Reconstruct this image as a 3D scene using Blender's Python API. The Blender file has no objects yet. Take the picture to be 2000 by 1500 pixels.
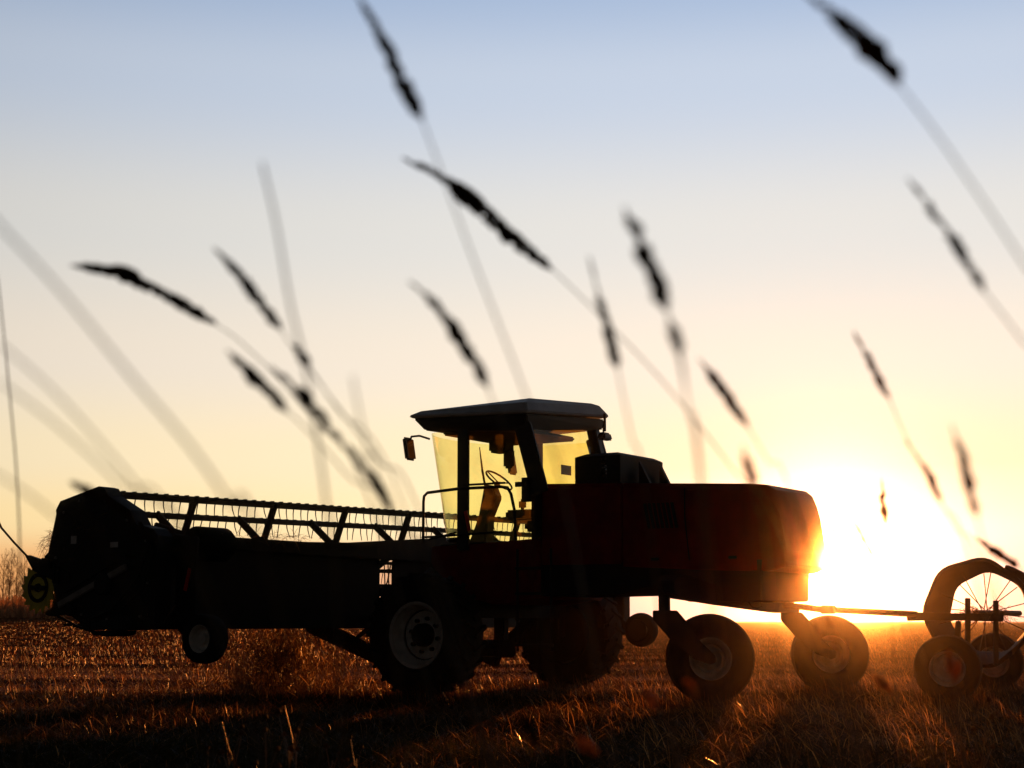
import bpy, bmesh, math, random
import numpy as np
from mathutils import Vector, Matrix, Quaternion
R = math.radians
random.seed(7); rng = np.random.default_rng(7)
scene = bpy.context.scene
col = scene.collection

# ------------------------------------------------------------------ camera
F, HOR, CH = 3094.0, 1213.0, 0.9          # focal length and horizon row in photo pixels, lens height in metres
PITCH = math.atan((HOR - 750) / F)
cam_data = bpy.data.cameras.new('camera')
cam = bpy.data.objects.new('camera', cam_data); col.objects.link(cam)
cam_data.sensor_width = 36; cam_data.lens = 36 * F / 2000
cam.location = (0, 0, CH); cam.rotation_euler = (math.pi / 2 + PITCH, 0, 0)
cam_data.clip_start = 0.05; cam_data.clip_end = 5000
cam_data.dof.use_dof = True; cam_data.dof.focus_distance = 18.8; cam_data.dof.aperture_fstop = 4.0
scene.camera = cam

# ------------------------------------------------------------------ sun and sky
SUN_EL, SUN_AZ = R(2.0), R(11.5)
sd = Vector((math.sin(SUN_AZ) * math.cos(SUN_EL), math.cos(SUN_AZ) * math.cos(SUN_EL), math.sin(SUN_EL)))
sun_data = bpy.data.lights.new('sun', 'SUN'); sun = bpy.data.objects.new('sun', sun_data); col.objects.link(sun)
sun_data.energy = 5.0; sun_data.angle = R(0.53); sun_data.color = (1.0, 0.29, 0.05)
sun.rotation_euler = sd.to_track_quat('Z', 'Y').to_euler()
world = bpy.data.worlds.new('World'); scene.world = world; world.use_nodes = True
wt = world.node_tree; wn = wt.nodes; wl = wt.links
bg = wn['Background']
sky = wn.new('ShaderNodeTexSky'); sky.sky_type = 'NISHITA'; sky.sun_disc = False
sky.sun_elevation = SUN_EL; sky.sun_rotation = SUN_AZ
sky.altitude = 0; sky.air_density = 1.0; sky.dust_density = 1.5; sky.ozone_density = 1.0
bg.inputs[1].default_value = 0.001
wl.new(sky.outputs[0], bg.inputs[0])
# twilight sky: warm at the skyline, pale above it, blue higher up, dim overhead and away from the sun
tc = wn.new('ShaderNodeTexCoord'); sep = wn.new('ShaderNodeSeparateXYZ'); wl.new(tc.outputs['Generated'], sep.inputs[0])
ramp = wn.new('ShaderNodeValToRGB'); ramp.color_ramp.interpolation = 'EASE'
mr = wn.new('ShaderNodeMapRange'); mr.inputs[1].default_value = 0.0; mr.inputs[2].default_value = 1.0
wl.new(sep.outputs['Z'], mr.inputs[0]); wl.new(mr.outputs[0], ramp.inputs[0])
SKY = [(0.0, (0.95, 0.36, 0.13)), (0.028, (1.12, 0.53, 0.19)), (0.06, (1.20, 0.93, 0.50)), (0.10, (1.13, 0.95, 0.64)), (0.16, (1.01, 0.90, 0.76)), (0.24, (0.84, 0.83, 0.80)), (0.33, (0.62, 0.71, 0.86)), (0.39, (0.44, 0.57, 0.80)), (0.52, (0.07, 0.10, 0.16)), (1.0, (0.015, 0.02, 0.035))]
els = ramp.color_ramp.elements
els[0].position, els[0].color = SKY[0][0], (*SKY[0][1], 1)
els[1].position, els[1].color = SKY[-1][0], (*SKY[-1][1], 1)
for p_, c_ in SKY[1:-1]:
    e_ = els.new(p_); e_.color = (*c_, 1)
dt = wn.new('ShaderNodeVectorMath'); dt.operation = 'DOT_PRODUCT'; wl.new(tc.outputs['Generated'], dt.inputs[0])
dt.inputs[1].default_value = (math.sin(SUN_AZ), math.cos(SUN_AZ), 0)
fall = wn.new('ShaderNodeMapRange'); 
fall.inputs[1].default_value = 0.30; fall.inputs[2].default_value = 1.0; fall.inputs[3].default_value = 0.019; fall.inputs[4].default_value = 0.5
wl.new(dt.outputs['Value'], fall.inputs[0])
bg2 = wn.new('ShaderNodeBackground'); wl.new(ramp.outputs[0], bg2.inputs[0]); wl.new(fall.outputs[0], bg2.inputs[1])
addw = wn.new('ShaderNodeAddShader'); wl.new(bg.outputs[0], addw.inputs[0]); wl.new(bg2.outputs[0], addw.inputs[1])
# pale aureole round the low sun
ds = wn.new('ShaderNodeVectorMath'); ds.operation = 'DOT_PRODUCT'; wl.new(tc.outputs['Generated'], ds.inputs[0]); ds.inputs[1].default_value = sd
au = wn.new('ShaderNodeMapRange'); au.inputs[1].default_value = math.cos(R(20)); au.inputs[2].default_value = 1.0; wl.new(ds.outputs['Value'], au.inputs[0])
ap = wn.new('ShaderNodeMath'); ap.operation = 'POWER'; ap.inputs[1].default_value = 42.0; wl.new(au.outputs[0], ap.inputs[0])
am = wn.new('ShaderNodeMath'); am.operation = 'MULTIPLY'; am.inputs[1].default_value = 0.6; wl.new(ap.outputs[0], am.inputs[0])
bg3 = wn.new('ShaderNodeBackground'); bg3.inputs[0].default_value = (1, 0.95, 0.9, 1); wl.new(am.outputs[0], bg3.inputs[1])
add3 = wn.new('ShaderNodeAddShader'); wl.new(addw.outputs[0], add3.inputs[0]); wl.new(bg3.outputs[0], add3.inputs[1])
# broad pale wash along the skyline on the sunward side
aw = wn.new('ShaderNodeMapRange'); aw.inputs[1].default_value = math.cos(R(42)); aw.inputs[2].default_value = 1.0; wl.new(ds.outputs['Value'], aw.inputs[0])
awp = wn.new('ShaderNodeMath'); awp.operation = 'POWER'; awp.inputs[1].default_value = 9.0; awp.use_clamp = True; wl.new(aw.outputs[0], awp.inputs[0])
lo_ = wn.new('ShaderNodeMapRange'); lo_.inputs[1].default_value = 0.025; lo_.inputs[2].default_value = 0.095; lo_.inputs[3].default_value = 1.0; lo_.inputs[4].default_value = 0.0; wl.new(sep.outputs['Z'], lo_.inputs[0])
awm = wn.new('ShaderNodeMath'); awm.operation = 'MULTIPLY'; wl.new(awp.outputs[0], awm.inputs[0]); wl.new(lo_.outputs[0], awm.inputs[1])
bg4 = wn.new('ShaderNodeBackground'); bg4.inputs[0].default_value = (0.10, 0.28, 0.42, 1); wl.new(awm.outputs[0], bg4.inputs[1])
add4 = wn.new('ShaderNodeAddShader'); wl.new(add3.outputs[0], add4.inputs[0]); wl.new(bg4.outputs[0], add4.inputs[1])
wl.new(add4.outputs[0], wn['World Output'].inputs['Surface'])
scene.view_settings.view_transform = 'Standard'; scene.view_settings.look = 'None'
scene.view_settings.exposure = 1.0; scene.view_settings.gamma = 1.0; scene.view_settings.use_curve_mapping = False
scene.cycles.use_denoising = True
scene.cycles.max_bounces = 8; scene.cycles.transparent_max_bounces = 24

# ------------------------------------------------------------------ helpers
def ray(px, py):
    x = (px - 1000) / F; z = (750 - py) / F
    return Vector((x, math.cos(PITCH) - z * math.sin(PITCH), math.sin(PITCH) + z * math.cos(PITCH)))
def at(px, py, Y):
    d = ray(px, py); return Vector((0, 0, CH)) + d * (Y / d.y)

def mat(name, base, rough=0.6, metal=0.0, noise=0.0, scale=8.0, bump=0.0, coat=0.0, trans=0.0):
    m = bpy.data.materials.new(name); m.use_nodes = True
    nt = m.node_tree; n = nt.nodes; l = nt.links; b = n['Principled BSDF']
    b.inputs['Base Color'].default_value = (*base, 1); b.inputs['Roughness'].default_value = rough
    b.inputs['Metallic'].default_value = metal; b.inputs['Coat Weight'].default_value = coat
    if noise or bump:
        tc = n.new('ShaderNodeTexCoord'); nz = n.new('ShaderNodeTexNoise'); nz.inputs['Scale'].default_value = scale
        nz.inputs['Detail'].default_value = 6; l.new(tc.outputs['Object'], nz.inputs['Vector'])
        if noise:
            mx = n.new('ShaderNodeMixRGB'); mx.blend_type = 'MULTIPLY'; mx.inputs[0].default_value = 1
            rp = n.new('ShaderNodeValToRGB'); rp.color_ramp.elements[0].position = 0.3; rp.color_ramp.elements[1].position = 0.7
            rp.color_ramp.elements[0].color = (1 - noise, 1 - noise, 1 - noise, 1)
            l.new(nz.outputs[0], rp.inputs[0]); mx.inputs[1].default_value = (*base, 1); l.new(rp.outputs[0], mx.inputs[2])
            l.new(mx.outputs[0], b.inputs['Base Color'])
        if bump:
            bp = n.new('ShaderNodeBump'); bp.inputs['Strength'].default_value = bump; bp.inputs['Distance'].default_value = 0.02
            l.new(nz.outputs[0], bp.inputs['Height']); l.new(bp.outputs[0], b.inputs['Normal'])
    return m

def straw_mat(name, c1, c2, trans=0.5, rough=0.5, spec=0.5):
    m = bpy.data.materials.new(name); m.use_nodes = True
    nt = m.node_tree; n = nt.nodes; l = nt.links; n.clear()
    out = n.new('ShaderNodeOutputMaterial'); g = n.new('ShaderNodeNewGeometry')
    rp = n.new('ShaderNodeValToRGB'); rp.color_ramp.elements[0].color = (*c1, 1); rp.color_ramp.elements[1].color = (*c2, 1)
    l.new(g.outputs['Random Per Island'], rp.inputs[0])
    d = n.new('ShaderNodeBsdfPrincipled'); d.inputs['Roughness'].default_value = rough; d.inputs['Specular IOR Level'].default_value = spec
    t = n.new('ShaderNodeBsdfTranslucent'); mx = n.new('ShaderNodeMixShader'); mx.inputs[0].default_value = trans
    l.new(rp.outputs[0], d.inputs['Base Color']); l.new(rp.outputs[0], t.inputs['Color'])
    l.new(d.outputs[0], mx.inputs[1]); l.new(t.outputs[0], mx.inputs[2]); l.new(mx.outputs[0], out.inputs['Surface'])
    return m

def glass_mat(name, tint, dust=0.06):
    m = bpy.data.materials.new(name); m.use_nodes = True
    nt = m.node_tree; n = nt.nodes; l = nt.links; n.clear()
    out = n.new('ShaderNodeOutputMaterial')
    tr = n.new('ShaderNodeBsdfTransparent'); tr.inputs[0].default_value = (*tint, 1)
    gl = n.new('ShaderNodeBsdfGlossy'); gl.inputs['Roughness'].default_value = 0.03
    du = n.new('ShaderNodeBsdfTranslucent'); du.inputs[0].default_value = (0.55, 0.42, 0.2, 1)
    tc = n.new('ShaderNodeTexCoord'); nz = n.new('ShaderNodeTexNoise'); nz.inputs['Scale'].default_value = 3; nz.inputs['Detail'].default_value = 8
    l.new(tc.outputs['Object'], nz.inputs[0])
    mr = n.new('ShaderNodeMapRange'); mr.inputs[1].default_value = 0.3; mr.inputs[2].default_value = 0.75
    mr.inputs[3].default_value = 0.0; mr.inputs[4].default_value = dust * 2; l.new(nz.outputs[0], mr.inputs[0])
    lw_ = n.new('ShaderNodeLayerWeight'); lw_.inputs[0].default_value = 0.5
    fr = n.new('ShaderNodeMath'); fr.operation = 'POWER'; fr.inputs[1].default_value = 5.0; l.new(lw_.outputs['Facing'], fr.inputs[0])
    m1 = n.new('ShaderNodeMixShader'); m2 = n.new('ShaderNodeMixShader')
    l.new(mr.outputs[0], m1.inputs[0]); l.new(tr.outputs[0], m1.inputs[1]); l.new(du.outputs[0], m1.inputs[2])
    l.new(fr.outputs[0], m2.inputs[0]); l.new(m1.outputs[0], m2.inputs[1]); l.new(gl.outputs[0], m2.inputs[2])
    l.new(m2.outputs[0], out.inputs['Surface'])
    return m

def dull(m, k):
    m.node_tree.nodes['Principled BSDF'].inputs['Specular IOR Level'].default_value = k; return m
M = dict(
    red=dull(mat('red_paint', (0.24, 0.010, 0.005), 0.6, 0, 0.35, 5), 0.2),
    black=mat('black_steel', (0.009, 0.0085, 0.008), 0.75, 0, 0.4, 9),
    frame=mat('dark_frame_paint', (0.012, 0.006, 0.005), 0.7, 0, 0.4, 6),
    plastic=mat('dark_plastic', (0.010, 0.010, 0.011), 0.55, 0, 0.2, 12),
    white=mat('white_roof_paint', (0.62, 0.62, 0.60), 0.5, 0, 0.2, 4),
    rim=mat('cream_rim_paint', (0.80, 0.76, 0.68), 0.55, 0, 0.35, 7),
    rubber=mat('tyre_rubber', (0.010, 0.0095, 0.009), 0.9, 0, 0.4, 20, 0.3),
    yellow=mat('yellow_paint', (0.75, 0.66, 0.05), 0.5, 0, 0.3, 9),
    grey=mat('grey_metal', (0.22, 0.22, 0.23), 0.45, 0.4, 0.3, 9),
    reflector=mat('red_reflector', (0.75, 0.02, 0.01), 0.3),
    label=mat('white_label', (0.55, 0.55, 0.55), 0.5),
    wire=mat('spoke_wire', (0.05, 0.03, 0.02), 0.5, 0.4),
    drum=mat('weathered_drum_rubber', (0.02, 0.012, 0.008), 0.8, 0, 0.4, 6),
    chrome=mat('chrome_mirror', (0.6, 0.6, 0.6), 0.05, 1.0),
    matt=dull(mat('matt_black', (0.006, 0.006, 0.006), 0.95), 0.05),
    seat=mat('seat_fabric', (0.05, 0.045, 0.03), 0.9, 0, 0.3, 20),
    amber=mat('amber_lens', (0.6, 0.2, 0.02), 0.3),
    straw=straw_mat('dry_straw', (0.07, 0.032, 0.01), (0.55, 0.31, 0.10), 0.5),
    stalk=straw_mat('stalk_tan', (0.12, 0.08, 0.04), (0.22, 0.15, 0.07), 0.35),
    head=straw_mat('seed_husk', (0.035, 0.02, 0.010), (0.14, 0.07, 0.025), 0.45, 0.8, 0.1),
    glass=glass_mat('tinted_cab_glass', (0.975, 0.965, 0.78), 0.04),
    glass2=glass_mat('amber_rear_glass', (0.99, 0.93, 0.58), 0.06),
    bark=straw_mat('bark', (0.20, 0.075, 0.025), (0.34, 0.13, 0.04), 0.5, 0.9, 0.0),
)

M['backlit_head'] = straw_mat('backlit_seed_husk', (0.30, 0.13, 0.04), (0.60, 0.28, 0.09), 0.7)  # same husk, recoloured orange: sun from behind painted into the colour
M['lit_head'] = straw_mat('sun_glow_seed_husk', (0.45, 0.22, 0.07), (0.75, 0.42, 0.15), 0.6)  # brightest husk copy, backlit glow of the low heads put into its colour
class MB:
    """collects solids in a bmesh; build() links them as ONE mesh object"""
    def __init__(s): s.bm = bmesh.new()
    def add(s, vs, fs):
        v = [s.bm.verts.new(p) for p in vs]
        for f in fs:
            try: s.bm.faces.new([v[i] for i in f])
            except ValueError: pass
        return s
    def box(s, c, size, rot=None):
        hx, hy, hz = (q / 2 for q in size)
        vs = [Vector((x, y, z)) for x in (-hx, hx) for y in (-hy, hy) for z in (-hz, hz)]
        if rot is not None: vs = [rot @ v for v in vs]
        c = Vector(c)
        return s.add([v + c for v in vs], [(0, 1, 3, 2), (4, 6, 7, 5), (0, 4, 5, 1), (2, 3, 7, 6), (0, 2, 6, 4), (1, 5, 7, 3)])
    def bar(s, a, b, w, hgt, up=(0, 0, 1)):
        a, b = Vector(a), Vector(b); d = (b - a); L = d.length; d.normalize()
        u = Vector(up); sd_ = d.cross(u)
        if sd_.length < 1e-4: sd_ = d.cross(Vector((1, 0, 0)))
        sd_.normalize(); u = sd_.cross(d)
        rot = Matrix((d, sd_, u)).transposed()
        return s.box((a + b) / 2, (L, w, hgt), rot)
    def prism(s, poly, d0, d1, ax=1):
        """poly of (a,b) pairs extruded along axis ax (0:x 1:y 2:z) between d0 and d1"""
        def P(a, b, d):
            return (d, a, b) if ax == 0 else (a, d, b) if ax == 1 else (a, b, d)
        n = len(poly)
        vs = [P(a, b, d0) for a, b in poly] + [P(a, b, d1) for a, b in poly]
        fs = [tuple(range(n)), tuple(range(2 * n - 1, n - 1, -1))] + [(i, (i + 1) % n, n + (i + 1) % n, n + i) for i in range(n)]
        return s.add(vs, fs)
    def loft(s, rings, caps=True, closed=True):
        n = len(rings[0]); vs = [p for r in rings for p in r]; fs = []
        for k in range(len(rings) - 1):
            for i in range(n if closed else n - 1):
                j = (i + 1) % n; fs.append((k * n + i, k * n + j, (k + 1) * n + j, (k + 1) * n + i))
        if caps and closed:
            fs.append(tuple(range(n - 1, -1, -1))); o = (len(rings) - 1) * n; fs.append(tuple(range(o, o + n)))
        return s.add(vs, fs)
    def tube(s, pts, r, n=8, caps=True):
        pts = [Vector(p) for p in pts]; rs = r if isinstance(r, (list, tuple)) else [r] * len(pts)
        rings = []; prev = None
        for i, p in enumerate(pts):
            t = (pts[min(i + 1, len(pts) - 1)] - pts[max(i - 1, 0)])
            if t.length < 1e-9: t = Vector((0, 0, 1))
            t.normalize()
            if prev is None:
                a = t.cross(Vector((0.13, 0.21, 1))) if abs(t.z) < 0.95 else t.cross(Vector((1, 0.2, 0)))
            else: a = prev - t * prev.dot(t)
            a.normalize(); prev = a; b = t.cross(a)
            rings.append([p + (a * math.cos(2 * math.pi * k / n) + b * math.sin(2 * math.pi * k / n)) * rs[i] for k in range(n)])
        return s.loft(rings, caps)
    def lathe(s, prof, c, ax=1, n=40, closed=False):
        """prof of (radius, offset along axis); revolves about axis ax through c"""
        c = Vector(c); rings = []
        for k in range(n):
            a = 2 * math.pi * k / n; ca, sa = math.cos(a), math.sin(a)
            rings.append([c + (Vector((o, r * ca, r * sa)) if ax == 0 else Vector((r * ca, o, r * sa)) if ax == 1 else Vector((r * ca, r * sa, o))) for r, o in prof])
        m = len(prof); vs = [p for r in rings for p in r]; fs = []
        for k in range(n):
            k2 = (k + 1) % n
            for i in range(m if closed else m - 1):
                j = (i + 1) % m; fs.append((k * m + i, k * m + j, k2 * m + j, k2 * m + i))
        return s.add(vs, fs)
    def build(s, name, m, parent=None, bevel=0.0, smooth=False, seg=2):
        bm = s.bm; bmesh.ops.remove_doubles(bm, verts=bm.verts, dist=1e-6)
        bmesh.ops.recalc_face_normals(bm, faces=bm.faces)
        if bevel:
            es = [e for e in bm.edges if len(e.link_faces) == 2 and e.calc_face_angle(0) > R(28)]
            bmesh.ops.bevel(bm, geom=es, offset=bevel, segments=seg, affect='EDGES', clamp_overlap=True)
        me = bpy.data.meshes.new(name); bm.to_mesh(me); bm.free()
        me.materials.append(m)
        if smooth:
            for p in me.polygons: p.use_smooth = True
            try: me.set_sharp_from_angle(angle=R(35))
            except Exception: pass
        o = bpy.data.objects.new(name, me); col.objects.link(o)
        if parent is not None: o.parent = parent
        return o

def tag(o, label, cat=None, group=None, kind=None):
    if label: o['label'] = label
    if cat: o['category'] = cat
    if group: o['group'] = group
    if kind: o['kind'] = kind
    return o
def empty(name, loc=(0, 0, 0), rz=0.0):
    o = bpy.data.objects.new(name, None); col.objects.link(o); o.location = loc; o.rotation_euler = (0, 0, rz)
    o.empty_display_size = 0.3
    return o
def copy_tree(o, parent=None):
    c = o.copy(); col.objects.link(c); c.parent = parent
    for ch in list(o.children): copy_tree(ch, c)
    return c
def np_mesh(name, co, faces, m):
    """fast mesh: co (N,3), faces (K,3 or 4) int"""
    me = bpy.data.meshes.new(name); k = faces.shape[1]
    me.vertices.add(len(co)); me.vertices.foreach_set('co', co.astype(np.float32).ravel())
    me.loops.add(faces.size); me.loops.foreach_set('vertex_index', faces.astype(np.int32).ravel())
    me.polygons.add(len(faces)); me.polygons.foreach_set('loop_start', np.arange(0, faces.size, k, dtype=np.int32))
    me.update(calc_edges=True); me.validate(); me.materials.append(m)
    o = bpy.data.objects.new(name, me); col.objects.link(o); return o

# ------------------------------------------------------------------ ground
def sstep(x, a, b):
    t = np.clip((x - a) / (b - a), 0, 1); return t * t * (3 - 2 * t)
def ground_z(x, y):
    x = np.asarray(x, float); y = np.asarray(y, float)
    ratio = x / np.maximum(y, 1)
    far = sstep(y, 35, 300)
    z = far * (0.45 + 2.1 * sstep(-ratio, 0.0, 0.30))
    # swath rows and small rolls of the stubble field
    amp = sstep(y, 5, 14) * (1 - 0.6 * sstep(y, 60, 120))
    z = z + amp * (0.025 * np.sin(y * 1.35 + 0.25 * np.sin(x * 0.5)) + 0.018 * np.sin(y * 0.61 + x * 0.21 + 1.0) + 0.012 * np.sin(x * 1.1 + y * 0.4)
                   + 0.01 * np.sin(3.1 * y - 1.3 * x + np.sin(2.3 * x)))
    z = z - 0.03 * (y < 60)
    return z
ys = np.concatenate([np.linspace(-12, 3, 16), np.linspace(3.2, 40, 260), np.geomspace(40.3, 900, 120)])
xs = np.concatenate([-np.geomspace(700, 14.3, 40), np.linspace(-14, 14, 160), np.geomspace(14.3, 700, 40)])
XX, YY = np.meshgrid(xs, ys); ZZ = ground_z(XX, YY)
co = np.stack([XX, YY, ZZ], -1).reshape(-1, 3); nx = len(xs); ny = len(ys)
ii, jj = np.meshgrid(np.arange(nx - 1), np.arange(ny - 1)); a = (jj * nx + ii).ravel()
fc = np.stack([a, a + 1, a + nx + 1, a + nx], -1)
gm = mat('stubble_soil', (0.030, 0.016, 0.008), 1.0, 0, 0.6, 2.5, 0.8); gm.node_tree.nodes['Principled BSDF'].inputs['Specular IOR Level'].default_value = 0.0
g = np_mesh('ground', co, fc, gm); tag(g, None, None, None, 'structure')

def blades(name, x, y, hgt, wid, lean_dir, lean, m, zoff=0.0, curve=0.5):
    n = len(x); z = ground_z(x, y) + zoff
    root = np.stack([x, y, z], -1)
    ax = np.stack([np.cos(lean_dir) * np.sin(lean), np.sin(lean_dir) * np.sin(lean), np.cos(lean)], -1)
    face = rng.uniform(0, 2 * np.pi, n)
    side = np.stack([np.cos(face), np.sin(face), np.zeros(n)], -1) * wid[:, None] / 2
    dr = np.stack([np.cos(lean_dir), np.sin(lean_dir), -0.5 * np.ones(n)], -1) * (hgt * curve * np.sin(lean))[:, None]
    mid = root + ax * (hgt * 0.55)[:, None]; tip = root + ax * hgt[:, None] + dr * 0.6
    co = np.stack([root - side, root + side, mid - side * 0.8, mid + side * 0.8, tip - side * 0.25, tip + side * 0.25], 1).reshape(-1, 3)
    b = np.arange(n)[:, None] * 6
    fc = np.concatenate([b + np.array([[0, 1, 3, 2]]), b + np.array([[2, 3, 5, 4]])], 0)
    return np_mesh(name, co, fc, m)
def scatter(n, y0, y1, k=0.36, power=1.0):
    """random ground points between two distances, spread a little wider than the view"""
    y = np.sqrt(rng.uniform(y0 ** 2, y1 ** 2, n)) if power == 1 else y0 * (y1 / y0) ** rng.uniform(0, 1, n)
    x = rng.uniform(-1, 1, n) * (k * y + 1.0); return x, y
def patch(x, y):
    return 0.5 + 0.5 * np.sin(0.9 * x + 1.7 * np.sin(0.55 * y)) * np.sin(0.8 * y + 1.3 * np.sin(0.7 * x + 2))
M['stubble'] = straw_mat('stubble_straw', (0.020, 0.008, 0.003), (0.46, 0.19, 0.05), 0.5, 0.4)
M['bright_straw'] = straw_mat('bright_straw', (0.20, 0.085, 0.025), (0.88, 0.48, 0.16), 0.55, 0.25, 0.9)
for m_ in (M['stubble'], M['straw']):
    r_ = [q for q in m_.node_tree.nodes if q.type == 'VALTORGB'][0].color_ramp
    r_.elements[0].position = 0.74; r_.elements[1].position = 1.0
M['green'] = straw_mat('green_undergrowth', (0.010, 0.012, 0.004), (0.03, 0.030, 0.010), 0.4, 0.8, 0.1)
M['scrub'] = straw_mat('dusty_scrub', (0.15, 0.07, 0.038), (0.24, 0.115, 0.06), 0.7, 0.9, 0.0)
# taller tufts left standing round the feet of the wheels
f_ = np.array([-math.cos(R(33)), math.sin(R(33))]); s_ = np.array([math.sin(R(33)), math.cos(R(33))])
feet = [np.array([-0.1114, 20.747]) + u * f_ + v * s_ for u, v in ((0, -1.7), (0, 1.7), (-3.62, -1.39), (-3.71, 1.85))] + [np.array([4.87, 18.0]), np.array([6.38, 21.0])]
wx = np.concatenate([p[0] + rng.normal(0, 0.42, 1500) for p in feet]); wy = np.concatenate([p[1] - 0.35 + rng.normal(0, 0.33, 1500) for p in feet])
o = blades('tall_stubble', wx, wy, rng.uniform(0.06, 0.24, len(wx)), rng.uniform(0.003, 0.006, len(wx)), rng.normal(3.0, 0.8, len(wx)), np.abs(rng.normal(0.3, 0.25, len(wx))), M['stubble'])
tag(o, 'taller uncut stubble tufts round the wheels', 'stubble', None, 'stuff')
# near stubble: stiff cut stalks, lying straw, soft undergrowth
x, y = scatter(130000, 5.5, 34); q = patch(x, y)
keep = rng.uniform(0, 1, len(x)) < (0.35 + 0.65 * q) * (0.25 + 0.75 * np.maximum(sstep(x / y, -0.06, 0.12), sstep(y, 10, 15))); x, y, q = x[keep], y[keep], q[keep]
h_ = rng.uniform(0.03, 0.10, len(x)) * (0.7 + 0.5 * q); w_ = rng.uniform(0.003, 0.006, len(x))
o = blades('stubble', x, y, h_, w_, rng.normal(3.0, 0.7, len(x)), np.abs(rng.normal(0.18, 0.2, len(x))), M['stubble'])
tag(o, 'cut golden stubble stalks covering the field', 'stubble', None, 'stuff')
x, y = scatter(90000, 5.5, 30); h_ = rng.uniform(0.06, 0.24, len(x)); w_ = rng.uniform(0.0025, 0.0045, len(x))
o = blades('loose_straw', x, y, h_, w_, rng.uniform(0, 6.3, len(x)), rng.uniform(0.9, 1.5, len(x)), M['straw'], 0.03, 0.2)
tag(o, 'loose dry straw lying across the stubble', 'straw', None, 'stuff')
x, y = scatter(24000, 5.5, 26); q = patch(x * 1.4 + 3, y * 1.4); k_ = rng.uniform(0, 1, len(x)) < (0.15 + 0.85 * q) * (0.06 + 0.94 * np.maximum(sstep(x / y, -0.03, 0.14), 0.35 * sstep(y, 10.5, 15))); x, y = x[k_], y[k_]
h_ = rng.uniform(0.06, 0.24, len(x)) * (0.6 + 0.4 * sstep(x / y, -0.1, 0.1)); w_ = rng.uniform(0.003, 0.0055, len(x))
o = blades('long_straw', x, y, h_, w_, rng.normal(3.0, 1.1, len(x)), np.where(rng.uniform(0, 1, len(x)) < 0.6, rng.uniform(0.85, 1.5, len(x)), rng.uniform(0.15, 0.8, len(x))), M['bright_straw'], 0.03, 0.55)
tag(o, 'long curled bright straws sticking out of the stubble', 'straw', None, 'stuff')
x, y = scatter(110000, 5.5, 20); h_ = rng.uniform(0.03, 0.09, len(x)) * (1 + 0.9 * (1 - sstep(y, 9, 14))); w_ = rng.uniform(0.003, 0.007, len(x))
o = blades('undergrowth', x, y, h_, w_, rng.uniform(0, 6.3, len(x)), np.abs(rng.normal(0.35, 0.3, len(x))), M['green'])
tag(o, 'low dark green undergrowth between the stubble', 'grass', None, 'stuff')
x, y = scatter(170000, 32, 150, 0.36, 0); q = patch(x * 0.3, y * 0.3)
h_ = rng.uniform(0.05, 0.13, len(x)) * (0.7 + 0.5 * q); w_ = 0.003 + 0.00012 * y
o = blades('far_stubble', x, y, h_, w_, rng.normal(3.0, 0.7, len(x)), np.abs(rng.normal(0.25, 0.25, len(x))), M['stubble'])
tag(o, 'distant stubble running to the skyline', 'stubble', None, 'stuff')

# ------------------------------------------------------------------ windrower (self-propelled swather)
OX, OY, RZ = -0.1114, 20.747, R(147)
def L(u, v, z): return Vector((u, -v, z))           # u forward, v towards the far side, z up
W = empty('windrower', (OX, OY, 0), RZ)
tag(W, 'red windrower tractor with white cab roof parked against the setting sun', 'windrower')

# hood: side panels, top, sloping tail
def section(u, z0, z1, w, ch):
    return [L(u, -w, z0), L(u, -w, z1 - ch), L(u, -w + ch * 0.7, z1), L(u, w - ch * 0.7, z1), L(u, w, z1 - ch), L(u, w, z0)]
MB().loft([section(-1.02, 1.57, 2.585, 0.70, 0.05), section(-2.15, 1.56, 2.54, 0.70, 0.05)]).build('hood_panel', M['red'], W, 0.012)
MB().loft([section(-2.165, 1.54, 2.54, 0.705, 0.06), section(-3.3, 1.48, 2.485, 0.705, 0.07), section(-3.80, 1.46, 2.462, 0.70, 0.09), section(-3.98, 1.46, 2.445, 0.68, 0.12),
           section(-4.08, 1.47, 2.38, 0.645, 0.16), section(-4.14, 1.49, 2.24, 0.62, 0.14), section(-4.20, 1.51, 1.85, 0.60, 0.10), section(-4.21, 1.54, 1.68, 0.585, 0.08)]).build('rear_hood', M['red'], W, 0.03, True, 3)
for u in (-2.6, -3.6):
    MB().box(L(u, -0.715, 1.62), (0.10, 0.03, 0.035)).build('hood_latch', M['black'], W, 0.006)
b = MB()
for k in range(7): b.prism([(-2.45 - 0.06 * k, 2.28), (-2.49 - 0.06 * k, 2.28), (-2.55 - 0.06 * k, 1.98), (-2.51 - 0.06 * k, 1.98)], 0.70, 0.712)
b.build('side_louvre', M['frame'], W)
MB().tube([L(-3.0, -0.706, 2.44), L(-3.0, -0.715, 2.1), L(-3.05, -0.712, 1.60)], 0.006, 6).build('panel_seam', M['black'], W)
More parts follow.
